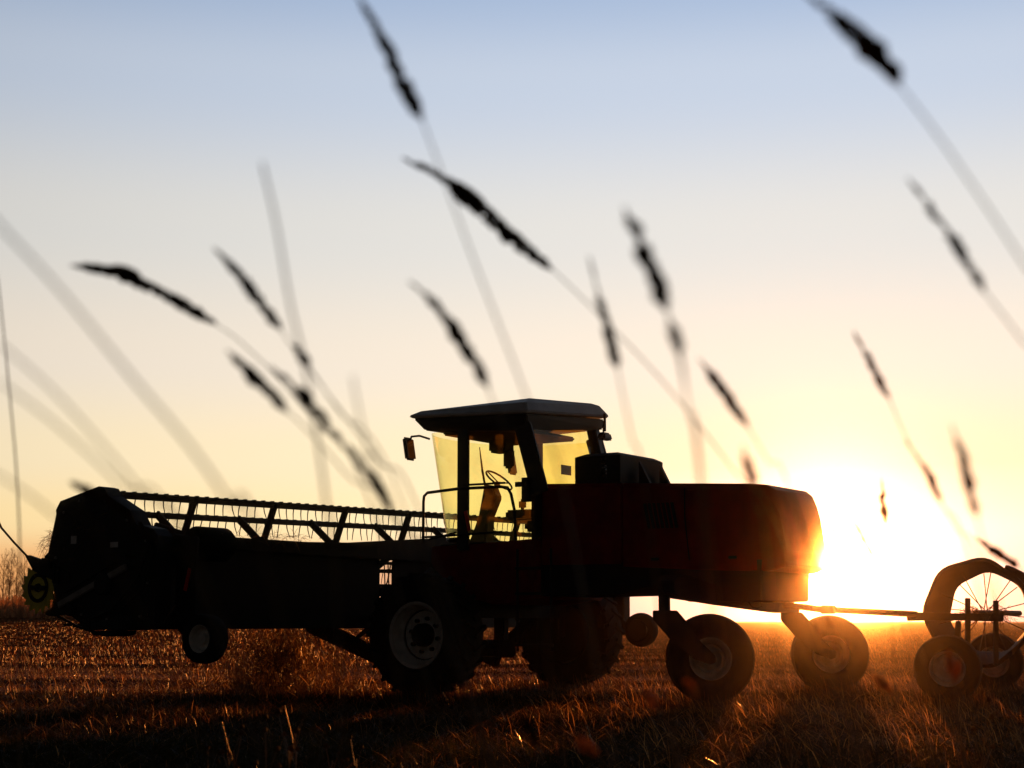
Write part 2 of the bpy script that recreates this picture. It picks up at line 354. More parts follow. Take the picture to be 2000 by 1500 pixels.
# chassis under the hood
MB().prism([(-1.0, 1.60), (-1.0, 1.20), (-2.1, 1.215), (-2.45, 1.30), (-2.64, 1.30), (-2.70, 1.21), (-2.93, 1.165), (-3.02, 1.12), (-3.7, 1.12), (-3.93, 1.13), (-3.96, 1.60), (-3.3, 1.60)], -0.69, 0.69).build('chassis_frame', M['frame'], W, 0.01)
MB().prism([(0.55, 1.84), (0.55, 1.62), (0.2, 1.25), (-0.4, 1.10), (-1.0, 1.17), (-1.0, 1.9), (-0.2, 1.86)], -0.85, 0.85).build('cab_base', M['red'], W, 0.015)
MB().prism([(0.72, 1.9), (0.72, 1.8), (0.1, 1.78), (-0.95, 1.78), (-0.95, 1.86), (0.1, 1.87)], -1.3, -0.86).build('platform', M['black'], W, 0.008)
MB().box(L(0.0, 0, 1.05), (0.30, 2.7, 0.22)).box(L(0, -1.25, 0.92), (0.26, 0.2, 0.5)).box(L(0, 1.25, 0.92), (0.26, 0.2, 0.5)).build('front_axle', M['black'], W, 0.02)
MB().bar(L(-0.45, -0.6, 0.56), L(0.55, 0.55, 0.54), 0.22, 0.22).tube([L(-0.2, -0.8, 0.57), L(0.3, 0.3, 0.55)], 0.11, 12).bar(L(0.1, 0.1, 1.0), L(0.1, 0.1, 0.5), 0.14, 0.16).build('lift_crossbar', M['black'], W, 0.02)
for s in (-1, 1):
    MB().bar(L(0.25, s * 1.15, 1.05), L(0.55, s * 1.15, 0.62), 0.12, 0.16).bar(L(2.25, s * 1.2, 0.86), L(0.85, s * 1.17, 0.36), 0.13, 0.19).bar(L(0.25, s * 1.15, 0.95), L(0.9, s * 1.16, 0.45), 0.12, 0.14).build('header_lift_arm', M['black'], W, 0.015)
    MB().tube([L(0.45, s * 0.95, 1.55), L(1.0, s * 1.1, 1.05)], 0.045).tube([L(1.0, s * 1.1, 1.05), L(1.5, s * 1.15, 0.68)], 0.028).build('lift_cylinder', M['grey'], W)
# engine air screen box on the hood
b = MB()
for (z0, z1) in ((2.56, 2.62), (2.865, 2.90)):
    b.prism([(-1.43, -0.55), (-1.60, -0.56), (-2.0, -0.56), (-2.05, -0.5), (-2.05, 0.5), (-2.0, 0.56), (-1.60, 0.56), (-1.43, 0.55)], z0, z1, 2) if False else b.box(L(-1.74, 0, (z0 + z1) / 2), (0.64, 1.12, z1 - z0))
b.box(L(-1.605, -0.545, 2.745), (0.37, 0.03, 0.26)).box(L(-1.965, -0.545, 2.745), (0.19, 0.03, 0.26)).box(L(-1.74, 0.545, 2.745), (0.64, 0.03, 0.26))
b.box(L(-2.05, 0.0, 2.745), (0.02, 1.06, 0.26)).box(L(-1.44, -0.26, 2.745), (0.03, 0.54, 0.26)).box(L(-1.44, 0.41, 2.745), (0.03, 0.24, 0.26)).build('air_screen_box', M['black'], W, 0.006)
MB().loft([[L(-1.42, -0.56, 2.90), L(-1.42, 0.56, 2.90), L(-2.06, 0.56, 2.90), L(-2.06, -0.56, 2.90)],
           [L(-1.52, -0.45, 2.945), L(-1.52, 0.45, 2.945), L(-1.98, 0.45, 2.945), L(-1.98, -0.45, 2.945)]]).build('air_screen_lid', M['black'], W, 0.01)
b = MB()
for k in range(6): b.tube([L(-1.78, -0.545, 2.62 + 0.05 * k), L(-1.88, -0.545, 2.66 + 0.05 * k)], 0.009, 5).tube([L(-1.78, -0.54, 2.67 + 0.045 * k), L(-1.88, -0.54, 2.61 + 0.045 * k)], 0.008, 5)
b.build('screen_mesh', M['black'], W)
for v0 in (0.08, -0.46): MB().prism([(-2.09, 2.86), (-2.09, 2.50), (-2.28, 2.50)], v0, v0 + 0.06).build('screen_bracket', M['black'], W)

# cab
ZF, ZT = 1.86, 3.30
for s in (-1, 1):
    MB().bar(L(0.03, s * 0.88, 1.78), L(0.03, s * 0.88, 3.32), 0.05, 0.17, (1, 0, 0)).build('door_post', M['plastic'], W, 0.012)
    MB().bar(L(-0.86, s * 0.88, 3.32), L(-1.12, s * 0.88, 2.45), 0.05, 0.24, (1, 0, 0.3)).build('rear_post', M['plastic'], W, 0.012)
MB().bar(L(-0.90, 0.79, 3.42), L(-1.12, 0.79, 2.5), 0.12, 0.14).build('rear_post', M['plastic'], W, 0.012)
MB().box(L(-0.93, 0, 2.48), (0.12, 1.7, 0.20)).box(L(-1.0, 0, 2.2), (0.06, 1.72, 0.6)).build('cab_rear_wall', M['plastic'], W, 0.01)
MB().box(L(-0.25, 0, 1.84), (1.35, 1.66, 0.05)).build('cab_floor', M['plastic'], W, 0.01)
def pane(name, quad, m, t=0.006):
    q = [Vector(p) for p in quad]; n = (q[1] - q[0]).cross(q[-1] - q[0]).normalized() * t
    return MB().loft([q, [p + n for p in q]]).build(name, m, W)
for s in (-1, 1):
    pane('door_glass', [L(-0.055, s * 0.885, 1.88), L(-0.055, s * 0.885, 3.26), L(-0.77, s * 0.885, 3.26), L(-1.02, s * 0.885, 2.45), L(-1.0, s * 0.885, 1.88)], M['glass'])
pane('rear_glass', [L(-1.085, -0.80, 2.585), L(-0.925, -0.80, 3.3), L(-0.915, 0.80, 3.38), L(-1.085, 0.80, 2.585)], M['glass2'])
# curved windscreen, wrapping round from door post to door post
def wz(t, top):   # t -1..1 across
    e = abs(t); u_side = 0.12; u_mid = (0.80 if top else 0.52); u_c = (0.44 if top else 0.19)
    v = 0.88 * math.sin(t * math.pi / 2); u = u_c + (u_mid - u_c) * math.cos(t * math.pi / 2)
    return u, v
b = MB(); nt_ = 20; outer = [[], []]; inner = [[], []]
for k, (z, top) in enumerate(((1.90, False), (3.30, True))):
    ptsl = [(0.10, -0.885)] + [wz(-1 + 2 * i / nt_, top) for i in range(nt_ + 1)] + [(0.10, 0.885)]
    outer[k] = [L(u, v, z) for u, v in ptsl]; inner[k] = [L(u - 0.006, v * 0.994, z) for u, v in ptsl]
b.loft([outer[0], outer[1], inner[1], inner[0], outer[0]], caps=False, closed=False).build('windscreen', M['glass'], W, 0, True)
b = MB()
for k, (z, top) in enumerate(((1.92, False),)):
    b.tube([L(u - 0.01, v * 0.985, z) for u, v in [(0.10, -0.885)] + [wz(-1 + 2 * i / nt_, top) for i in range(nt_ + 1)] + [(0.10, 0.885)]], 0.03, 6)
b.build('windscreen_sill', M['plastic'], W)
# roof: dark header band and white cap with a raised rear
def rring(u0, u1, w0, w1, zn, zr, zfar):
    return [L(u0, -w0, zn), L(u0, w0, zn + zfar * 0.3), L(u1, w1, zr + zfar), L(u1, -w1, zr)]
MB().loft([[L(0.66, -0.86, 3.34), L(0.66, 0.86, 3.36), L(-1.02, 0.88, 3.42), L(-0.92, -0.88, 3.235)],
           [L(0.80, -0.93, 3.50), L(0.80, 0.93, 3.52), L(-1.03, 0.90, 3.56), L(-0.955, -0.93, 3.44)]]).build('roof_band', M['plastic'], W, 0.02)
MB().loft([[L(0.82, -0.95, 3.505), L(0.82, 0.95, 3.525), L(-1.06, 0.92, 3.575), L(-0.97, -0.96, 3.445)],
           [L(0.84, -0.97, 3.535), L(0.84, 0.97, 3.555), L(-1.08, 0.93, 3.60), L(-0.985, -0.97, 3.475)],
           [L(0.74, -0.85, 3.60), L(0.74, 0.85, 3.60), L(-1.00, 0.80, 3.735), L(-0.90, -0.86, 3.60)],
           [L(0.20, -0.60, 3.635), L(0.20, 0.60, 3.635), L(-0.95, 0.68, 3.755), L(-0.80, -0.60, 3.685)]]).build('cab_roof', M['white'], W, 0.012)
# mirror, lamps, rails
mo = MB().tube([L(0.55, -0.90, 3.22), L(0.60, -1.05, 3.25), L(0.64, -1.17, 3.23), L(0.65, -1.19, 3.15)], 0.014).build('mirror_arm', M['plastic'], W)
MB().box(L(0.655, -1.20, 3.07), (0.06, 0.19, 0.30), Matrix.Rotation(R(10), 3, 'Y')).build('mirror', M['plastic'], mo, 0.025)
MB().box(L(0.62, -1.20, 3.07), (0.004, 0.15, 0.25), Matrix.Rotation(R(10), 3, 'Y')).build('mirror_glass', M['chrome'], mo)
mo = MB().tube([L(0.55, 0.90, 3.22), L(0.60, 1.05, 3.25), L(0.64, 1.17, 3.23), L(0.65, 1.19, 3.15)], 0.014).build('mirror_arm', M['plastic'], W)
MB().box(L(0.655, 1.20, 3.07), (0.06, 0.19, 0.30), Matrix.Rotation(R(10), 3, 'Y')).build('mirror', M['plastic'], mo, 0.025)
lo = MB().tube([L(-1.09, 0.74, 3.46), L(-1.09, 0.74, 3.36)], 0.012).bar(L(-1.09, 0.78, 3.62), L(-1.09, 0.78, 3.38), 0.02, 0.03).build('lamp_bracket', M['black'], W)
MB().loft([[L(-1.05, 0.66, 3.36), L(-1.05, 0.84, 3.36), L(-1.15, 0.84, 3.36), L(-1.15, 0.66, 3.36)], [L(-1.05, 0.63, 3.26), L(-1.05, 0.87, 3.26), L(-1.17, 0.87, 3.26), L(-1.17, 0.63, 3.26)]]).build('work_lamp', M['plastic'], lo, 0.02)
MB().tube([L(0.36, -1.28, 1.86), L(0.36, -1.28, 2.38), L(0.35, -1.28, 2.45), L(0.30, -1.28, 2.49), L(-0.18, -1.28, 2.52), L(-0.80, -1.28, 2.515), L(-0.90, -1.28, 2.50), L(-0.95, -1.28, 2.42), L(-1.0, -1.28, 2.22), L(-1.02, -1.28, 1.86)], 0.019).build('handrail', M['black'], W, 0, True)
MB().tube([L(0.62, -0.95, 1.955), L(-0.6, -0.95, 1.99)], 0.015).tube([L(0.3, -1.28, 1.90), L(0.05, -1.0, 2.0)], 0.013).build('platform_rail', M['black'], W)
MB().box(L(-0.30, -0.90, 2.60), (0.62, 0.03, 0.025)).box(L(-0.86, -0.91, 2.57), (0.16, 0.04, 0.06)).box(L(-0.93, -0.90, 2.5), (0.12, 0.04, 0.30)).build('door_bar', M['black'], W)
MB().prism([(0.05, 2.50), (0.05, 2.28), (0.30, 2.275), (0.16, 2.33)], -0.93, -0.90).build('door_flag', M['plastic'], W)
MB().bar(L(-0.03, -0.915, 2.27), L(-0.09, -0.915, 2.02), 0.01, 0.05, (1, 0, 0)).build('side_reflector', M['reflector'], W)
# interior
MB().loft([[L(0.22, -0.12, 1.86), L(0.22, 0.10, 1.86), L(0.50, 0.10, 1.86), L(0.50, -0.12, 1.86)], [L(0.18, -0.10, 2.25), L(0.18, 0.08, 2.25), L(0.34, 0.08, 2.25), L(0.34, -0.10, 2.25)],
           [L(0.06, -0.10, 2.50), L(0.06, 0.08, 2.50), L(0.28, 0.08, 2.52), L(0.28, -0.10, 2.52)], [L(0.12, -0.08, 2.66), L(0.12, 0.06, 2.66), L(0.26, 0.06, 2.68), L(0.26, -0.08, 2.68)]]).build('steering_console', M['plastic'], W, 0.02)
swc = L(0.07, 0.0, 2.73); qn = Quaternion((0, 1, 0), R(-40))
ringp = [swc + qn @ Vector((0.20 * math.cos(a), 0.20 * math.sin(a), 0)) for a in [2 * math.pi * k / 28 for k in range(29)]]
b = MB().tube(ringp, 0.013, 8, False)
for a in (0.3, 2.4, 4.5): b.tube([swc + qn @ Vector((0, 0, -0.03)), swc + qn @ Vector((0.20 * math.cos(a), 0.20 * math.sin(a), 0))], 0.009)
b.tube([swc + qn @ Vector((0, 0, -0.03)), L(0.17, 0.0, 2.56)], 0.03).build('steering_wheel', M['plastic'], W, 0, True)
MB().box(L(-0.66, 0.05, 2.10), (0.46, 0.50, 0.14)).box(L(-0.68, 0.05, 1.95), (0.3, 0.35, 0.2)).build('seat', M['seat'], W, 0.04)
MB().box(L(-0.90, 0.05, 2.36), (0.12, 0.46, 0.46), Matrix.Rotation(R(-8), 3, 'Y')).build('seat_backrest', M['seat'], W, 0.05)
MB().box(L(-0.46, -0.32, 2.24), (0.40, 0.11, 0.13)).box(L(-0.50, -0.32, 2.37), (0.10, 0.08, 0.14)).build('armrest', M['seat'], W, 0.03)
MB().box(L(0.10, 0.10, 3.20), (0.26, 0.26, 0.20)).box(L(-0.02, 0.10, 3.02), (0.17, 0.06, 0.26)).build('monitor', M['seat'], W, 0.03)
MB().box(L(-0.1, 0.0, 3.30), (1.1, 1.5, 0.06)).build('headliner', M['seat'], W, 0.02)
MB().tube([L(0.22, -0.10, 2.64), L(0.26, -0.11, 2.85), L(0.30, -0.12, 3.17)], [0.016, 0.016, 0.006]).build('wiper', M['plastic'], W)
MB().box(L(-0.90, 0.10, 2.59), (0.16, 0.40, 0.08)).build('rear_shelf', M['plastic'], W, 0.03)
MB().box(L(-1.02, -0.1, 2.80), (0.02, 0.22, 0.12)).build('notice_card', M['amber'], W)
# ladder behind the front wheel
b = MB()
for u in (-1.08, -1.55): b.bar(L(u, -1.34, 1.75), L(u - 0.08, -1.46, 0.55), 0.03, 0.05)
for z in (0.62, 0.92, 1.22, 1.52): b.bar(L(-1.08 - 0.08 * (1.75 - z) / 1.2, -1.34 - 0.1 * (1.75 - z), z), L(-1.55 - 0.08 * (1.75 - z) / 1.2, -1.34 - 0.1 * (1.75 - z), z), 0.12, 0.03)
b.build('ladder', M['frame'], W, 0.004)

# wheels
def drive_wheel(parent):
    r, w = 0.745, 0.48
    root = MB().lathe([(0.0, 0.115), (0.12, 0.115), (0.125, 0.02), (0.17, 0.0), (0.285, 0.02), (0.295, -0.01), (0.0, -0.01)], (0, 0, 0)).build('drive_wheel', M['rim'], parent, 0, True)
    MB().lathe([(0.30, 0.04), (0.34, 0.13), (0.36, 0.20), (0.395, 0.215), (0.40, 0.205), (0.385, 0.17), (0.37, -0.18), (0.40, -0.205), (0.395, -0.215), (0.34, -0.19), (0.29, -0.02)], (0, 0, 0), n=56).build('rim', M['rim'], root, 0, True)
    b = MB().lathe([(0.375, 0.19), (0.44, 0.235), (0.58, 0.245), (0.66, 0.232), (0.70, 0.20), (0.715, 0.10), (0.718, 0), (0.715, -0.10), (0.70, -0.20), (0.66, -0.232), (0.58, -0.245), (0.44, -0.235), (0.375, -0.19)], (0, 0, 0), n=64)
    for k in range(22):
        for s in (-1, 1):
            a = 2 * math.pi * (k + 0.25 * s) / 22
            p0 = [Vector(((rr) * math.cos(a + da), s * yy, (rr) * math.sin(a + da))) for rr, yy, da in ((0.715, 0.0, 0.10), (0.715, 0.215, -0.06), (0.68, 0.24, -0.07), (0.62, 0.242, -0.075))]
            for i in range(3):
                d = (p0[i] + p0[i + 1]) / 2; d.y = 0
                b.bar(p0[i], p0[i + 1], 0.045, 0.05, d if i < 2 else Vector((0, s, 0)))
    b.build('tyre', M['rubber'], root, 0, False)
    for k in range(8):
        a = 2 * math.pi * k / 8 + 0.2
        MB().lathe([(0, 0.055), (0.022, 0.055), (0.024, 0.0)], (0.2 * math.cos(a), 0, 0.2 * math.sin(a)), n=8).build('wheel_bolt', M['black'], root)
    MB().lathe([(0, 0.16), (0.09, 0.155), (0.135, 0.11), (0.14, 0.0)], (0, 0, 0), n=24).build('hub', M['black'], root, 0, True)
    return root
for s in (-1, 1):
    MB().lathe([(0.0, 0.16), (0.30, 0.14), (0.40, 0.06), (0.405, -0.02), (0.30, -0.10), (0.0, -0.10)], (0, s * 1.48, 0.735), n=36).build('wheel_shade_housing', M['black'], W, 0, True)  # black housing added to stand in for shade on the wheel's inner side
    MB().lathe([(0.0, 0.03), (0.13, 0.03), (0.14, 0.0), (0.14, -0.02), (0.0, -0.02)], L(0.53, s * 4.66, 0.74), n=24).build('gauge_shade_plate', M['black'], Hd_parts, 0, True) if False else None
dw = drive_wheel(W); dw.location = L(0, -1.70, 0.735)
d2 = copy_tree(dw, W); d2.location = L(0, 1.70, 0.735); d2.rotation_euler = (0, 0, math.pi)
def castor_wheel(parent, r=0.485):
    root = MB().lathe([(0, 0.06), (0.07, 0.06), (0.075, 0.02), (0.13, 0.0), (0.155, 0.03), (0.165, 0.02), (0.155, -0.01), (0, -0.02)], (0, 0, 0)).build('castor_wheel', M['rim'], parent, 0, True)
    MB().lathe([(0.165, 0.02), (0.18, 0.10), (0.205, 0.155), (0.225, 0.17), (0.232, 0.165), (0.22, 0.14), (0.21, 0.0), (0.22, -0.14), (0.23, -0.165), (0.20, -0.16), (0.16, -0.01)], (0, 0, 0)).build('rim', M['rim'], root, 0, True)
    MB().lathe([(0.22, 0.15), (0.26, 0.182), (0.34, 0.188), (0.42, 0.175), (0.462, 0.14), (0.475, 0.09), (0.466, 0.085), (0.466, 0.07), (0.482, 0.065), (0.485, 0.025), (0.474, 0.02), (0.474, 0.01), (0.486, 0.006), (0.486, -0.006),
                (0.474, -0.01), (0.474, -0.02), (0.485, -0.025), (0.482, -0.065), (0.466, -0.07), (0.466, -0.085), (0.475, -0.09), (0.462, -0.14), (0.42, -0.175), (0.34, -0.188), (0.26, -0.182), (0.22, -0.15)], (0, 0, 0), n=64).build('tyre', M['rubber'], root, 0, True)
    return root
SW = R(28)          # both castors stand swung round on their posts
def place_castor(u, v, z):
    fk = MB().prism([(0.13, 0.52), (-0.135, 0.52), (-0.22, 0.42), (-0.39, 0.18), (-0.545, 0.03), (-0.54, -0.04), (-0.48, -0.06), (-0.31, 0.0), (-0.045, 0.22), (0.04, 0.32), (0.13, 0.42)], 0.205, 0.245).box((-0.02, 0.03, 0.50), (0.24, 0.40, 0.04)).tube([(-0.49, 0.22, 0.0), (-0.49, 0.03, 0.0)], 0.03, 10).build('castor_fork', M['black'], W, 0.008)
    fk.location = L(u, v, z); fk.rotation_euler = (0, 0, SW)
    return L(u, v, z) + Matrix.Rotation(SW, 3, 'Z') @ Vector((-0.49, 0, 0))
cw = castor_wheel(W); cw.location = place_castor(-3.19, -1.62, 0.495); cw.rotation_euler = (0, 0, SW)
c2 = copy_tree(cw, W); c2.location = place_castor(-3.28, 1.62, 0.49); c2.rotation_euler = (0, 0, SW)
MB().tube([L(-3.19, -1.62, 1.0), L(-3.19, -1.62, 1.32)], 0.065, 14).build('castor_post', M['black'], W, 0.008)
MB().tube([L(-3.28, 1.62, 1.0), L(-3.28, 1.62, 1.16)], 0.065, 14).build('castor_post', M['black'], W, 0.008)
MB().prism([(1.76, 1.33), (1.76, 1.20), (1.5, 1.15), (0.3, 1.08), (-1.3, 1.0), (-1.72, 1.0), (-1.72, 1.10), (-1.3, 1.16), (0.3, 1.26), (1.4, 1.40), (1.66, 1.40)], -3.38, -3.18, 0).build('rear_axle', M['black'], W, 0.012)
MB().tube([L(-3.9, 0.0, 1.08), L(-4.15, 0.0, 1.06), L(-4.45, 0.0, 1.02)], 0.04).box(L(-4.45, 0.0, 1.03), (0.16, 0.10, 0.10)).build('hitch', M['black'], W, 0.01)
MB().tube([L(-3.55, -0.2, 1.12), L(-3.60, -0.2, 1.06), L(-3.66, -0.2, 1.05), L(-3.72, -0.2, 1.07), L(-3.70, -0.2, 1.12)], 0.007, 6).build('hose_loop', M['black'], W)

# ------------------------------------------------------------------ header carried in front of the windrower
Hd = empty('crop_header', (OX, OY, 0), RZ)
tag(Hd, 'wide black cutting header with open bat reel carried ahead of the windrower cab', 'header')
VE = 5.1
# back sheet, with the swath opening beside the near wheel
MB().box(L(1.2, -3.05, 1.32), (0.05, 3.92, 1.0)).box(L(1.18, -3.05, 1.80), (0.12, 3.92, 0.09)).build('back_sheet', M['black'], Hd, 0.01)
MB().prism([(0.62, 0.82), (0.62, 1.66), (0.7, 1.70), (5.05, 1.70), (5.05, 0.82)], 1.175, 1.225, 0).bm.free()
MB().box(L(1.2, 2.1, 1.25), (0.05, 5.8, 0.86)).build('back_sheet', M['black'], Hd, 0.01)
MB().prism([(5.05, 1.77), (1.8, 1.87), (-0.3, 2.02), (-2.0, 2.04), (-5.0, 2.0), (-5.0, 1.70), (-5.0, 1.68), (1.8, 1.68), (5.05, 1.72)], 1.12, 1.24, 0).build('top_beam', M['black'], Hd, 0.01)
MB().box(L(1.2, -0.9, 0.86), (0.10, 10.1, 0.10)).box(L(1.2, -0.91, 1.26), (0.08, 0.36, 0.10)).box(L(1.2, -0.9, 1.64), (0.10, 0.5, 0.035)).build('lower_beam', M['black'], Hd, 0.01)
b = MB()
for v in (-1.04, -0.88, -0.80): b.tube([L(1.25, v, 1.2), L(1.3, v + 0.03, 1.68)], 0.008, 6)
b.tube([L(1.26, -0.92, 1.28), L(1.26, -0.83, 1.4), L(1.27, -0.74, 1.66)], 0.009, 6).build('hydraulic_hose', M['black'], Hd)
MB().prism([(1.3, 0.90), (2.42, 0.86), (2.42, 0.83), (1.3, 0.82)], -VE + 0.05, VE - 0.05).build('draper_deck', M['black'], Hd)
b = MB().bar(L(2.46, -VE, 0.86), L(2.46, VE, 0.86), 0.08, 0.03)
for k in range(90): b.prism([(2.48, 0.875), (2.62, 0.86), (2.48, 0.85)], -(-VE + 0.06 + k * 0.114) - 0.012, -(-VE + 0.06 + k * 0.114) + 0.012)
b.build('cutterbar', M['black'], Hd)
# end shields
sh = [(1.907, 2.368), (1.83, 2.35), (1.748, 2.254), (1.42, 2.09), (1.30, 1.93), (1.06, 1.88), (0.98, 1.80), (0.99, 0.815), (1.5, 0.80), (2.055, 0.811), (2.12, 0.88), (2.446, 1.05), (2.56, 1.25), (2.66, 1.50), (2.74, 1.55), (2.74, 1.62), (2.682, 1.66), (2.61, 1.95), (2.575, 2.09), (2.585, 2.13), (2.56, 2.17), (2.54, 2.20), (2.516, 2.229)]
for s in (-1, 1):
    shp = sh if s > 0 else sh[:7] + [(0.983, 1.581), (1.30, 1.581), (1.33, 1.60), (1.47, 1.61), (1.44, 1.565), (1.30, 1.56), (1.299, 1.58), (0.983, 1.58)] + sh[7:]
    e = MB().prism(shp, -(s * VE - 0.11), -(s * VE + 0.11)).build('end_shield', M['black'], Hd, 0.015 if s > 0 else 0.0)
    if s < 0:
        MB().box(L(2.27, -VE - 0.114, 1.79), (0.09, 0.004, 0.09)).build('label_plate', M['label'], e)
        MB().box(L(1.63, -VE - 0.114, 1.72), (0.12, 0.004, 0.06)).build('label_plate', M['label'], e)
MB().bar(L(2.45, -VE - 0.14, 1.07), L(1.40, -VE - 0.14, 1.48), 0.03, 0.075).build('belt_guard', M['grey'], Hd, 0.01)
MB().bar(L(2.35, -VE - 0.13, 1.22), L(1.6, -VE - 0.13, 1.53), 0.02, 0.02).build('guard_rod', M['black'], Hd)
MB().bar(L(0.74, -VE + 0.05, 1.46), L(0.80, -VE + 0.05, 1.22), 0.02, 0.045, (1, 0, 0)).bm.free()
rk = MB().box(L(0.86, -VE + 0.22, 1.35), (0.30, 0.05, 0.9)).bar(L(0.7, -VE + 0.22, 1.75), L(1.2, -VE + 0.3, 1.82), 0.05, 0.06).build('rear_bracket', M['black'], Hd, 0.01)
MB().bar(L(0.79, -VE + 0.19, 1.46), L(0.85, -VE + 0.19, 1.22), 0.012, 0.045, (1, 0, 0)).build('red_reflector', M['reflector'], rk)
for v in (-4.2, 1.0): MB().lathe([(0, 0.28), (0.16, 0.27), (0.19, 0.22), (0.19, -0.22), (0.16, -0.27), (0, -0.28)], L(1.0, v - 0.2, 1.74), n=20).build('drive_motor_cover', M['matt'], Hd, 0, True)
b = MB()
for u, z in ((2.45, 2.1), (2.2, 2.22), (1.8, 2.2), (1.45, 1.98), (1.15, 1.75), (1.1, 1.3), (1.2, 0.95), (1.7, 0.92), (2.1, 0.97), (2.55, 1.6)): b.lathe([(0.0, 0.014), (0.014, 0.014), (0.018, 0.0)], (u, VE + 0.11, z), n=8)
tag(b.build('shield_bolts', M['grey'], Hd), None, None, None, 'stuff')
MB().tube([L(1.25, -VE - 0.12, 1.95), L(1.05, -VE - 0.16, 1.7), L(1.2, -VE - 0.17, 1.35), L(1.6, -VE - 0.15, 1.02), L(1.9, -VE - 0.13, 0.93)], 0.016).tube([L(1.22, -VE - 0.12, 1.95), L(1.0, -VE - 0.15, 1.6), L(1.1, -VE - 0.18, 1.25), L(1.5, -VE - 0.15, 0.98)], 0.013).build('side_hose', M['black'], Hd, 0, True)
for u, z, k in ((1.75, 1.30, 1.0), (2.25, 1.02, 0.55)): MB().lathe([(0.0, 0.07), (0.10 * k, 0.07), (0.12 * k, 0.05), (0.12 * k, 0.0)], (u, VE + 0.11, z), n=24).build('drive_pulley', M['black'], Hd, 0, True)
MB().prism([(2.74, 1.60), (2.72, 1.50), (2.60, 1.48), (2.60, 1.58)], VE + 0.11, VE + 0.16).box((2.55, VE + 0.13, 1.42), (0.03, 0.03, 0.2)).box((2.48, VE + 0.13, 1.40), (0.02, 0.03, 0.2)).build('shield_bracket', M['black'], Hd, 0.005)
# divider at the near end: arm, rod, yellow star wheel, skid
MB().prism([(3.065, 1.63), (3.03, 1.64), (2.55, 1.52), (2.3, 1.42), (2.3, 1.30), (2.62, 1.36), (2.92, 1.46)], VE + 0.05, VE + 0.12).build('divider_arm', M['black'], Hd, 0.01)
MB().tube([L(3.6, -VE - 0.08, 2.124), L(3.585, -VE - 0.08, 2.04), L(3.53, -VE - 0.08, 1.965), L(3.3, -VE - 0.08, 1.79), L(3.04, -VE - 0.08, 1.61)], 0.013).build('lifter_rod', M['black'], Hd, 0, True)
star = []
for k in range(32):
    a = 2 * math.pi * k / 32; r = 0.295 if k % 2 == 0 else 0.235
    star.append((2.86 + r * math.cos(a + (0.10 if k % 2 == 0 else 0)), 1.27 + r * math.sin(a + (0.10 if k % 2 == 0 else 0))))
so = MB().prism(star, VE + 0.06, VE + 0.075).build('star_wheel', M['yellow'], Hd)
MB().lathe([(0.0, 0.05), (0.13, 0.045), (0.135, 0.0)], L(2.86, -VE - 0.08, 1.27) * 1.0, n=28).bm.free()
b = MB(); b.lathe([(0.0, 0.03), (0.04, 0.03), (0.05, 0.0)], (2.86, VE + 0.076, 1.27), n=20)
b.lathe([(0.125, 0.0), (0.125, 0.01), (0.165, 0.01), (0.165, 0.0)], (2.86, VE + 0.076, 1.27), n=32).bar((2.72, VE + 0.09, 1.265), (3.0, VE + 0.09, 1.275), 0.03, 0.05).build('star_wheel_hub', M['black'], so)
MB().prism([(2.80, 1.50), (2.42, 1.45), (2.40, 1.40), (2.52, 1.30), (2.62, 1.22), (2.70, 1.36)], VE + 0.062, VE + 0.09).build('guard_plate', M['yellow'], Hd, 0.004)
MB().prism([(2.62, 1.38), (2.66, 1.05), (2.80, 0.995), (2.72, 0.955), (2.45, 0.97), (2.3, 1.05), (2.2, 1.3)], VE - 0.05, VE + 0.05).build('divider_plate', M['black'], Hd, 0.01)
MB().tube([L(2.68, -VE - 0.02, 0.985), L(2.50, -VE - 0.02, 0.93), L(2.26, -VE - 0.02, 0.84), L(1.98, -VE - 0.02, 0.78), L(1.85, -VE - 0.02, 0.755)], 0.016).build('skid_rod', M['black'], Hd)
MB().prism([(1.95, 0.79), (1.85, 0.745), (1.63, 0.735), (1.52, 0.755), (1.50, 0.80), (1.60, 0.785), (1.68, 0.80)], VE - 0.15, VE + 0.15).build('skid_shoe', M['black'], Hd, 0.01)
# gauge wheels
def gauge_wheel(v, z):
    root = MB().lathe([(0, 0.05), (0.05, 0.05), (0.06, 0.01), (0.09, 0.0), (0.115, 0.03), (0.12, 0.0), (0, -0.02)], (0, 0, 0), n=32).build('gauge_wheel', M['rim'], Hd, 0, True)
    MB().lathe([(0.12, 0.0), (0.128, 0.06), (0.145, 0.09), (0.152, 0.085), (0.14, 0.05), (0.135, -0.08), (0.12, -0.02)], (0, 0, 0), n=32).build('rim', M['rim'], root, 0, True)
    MB().lathe([(0.145, 0.085), (0.17, 0.105), (0.22, 0.105), (0.252, 0.085), (0.262, 0.04), (0.264, 0), (0.262, -0.04), (0.252, -0.085), (0.22, -0.105), (0.17, -0.105), (0.145, -0.085)], (0, 0, 0), n=40).build('tyre', M['rubber'], root, 0, True)
    root.location = L(0.55, v, z); return root
gw = gauge_wheel(-4.9, 0.715)
MB().lathe([(0.0, 0.02), (0.16, 0.02), (0.165, 0.0), (0.0, -0.02)], L(0.53, 4.595, 0.765), n=28).build('gauge_shade_plate', M['black'], Hd, 0, True)  # added black plate, darkens the far wheel's back as shade would
g2 = copy_tree(gw, Hd); g2.location = L(0.53, 4.72, 0.765); g2.rotation_euler = (0, 0, math.pi)
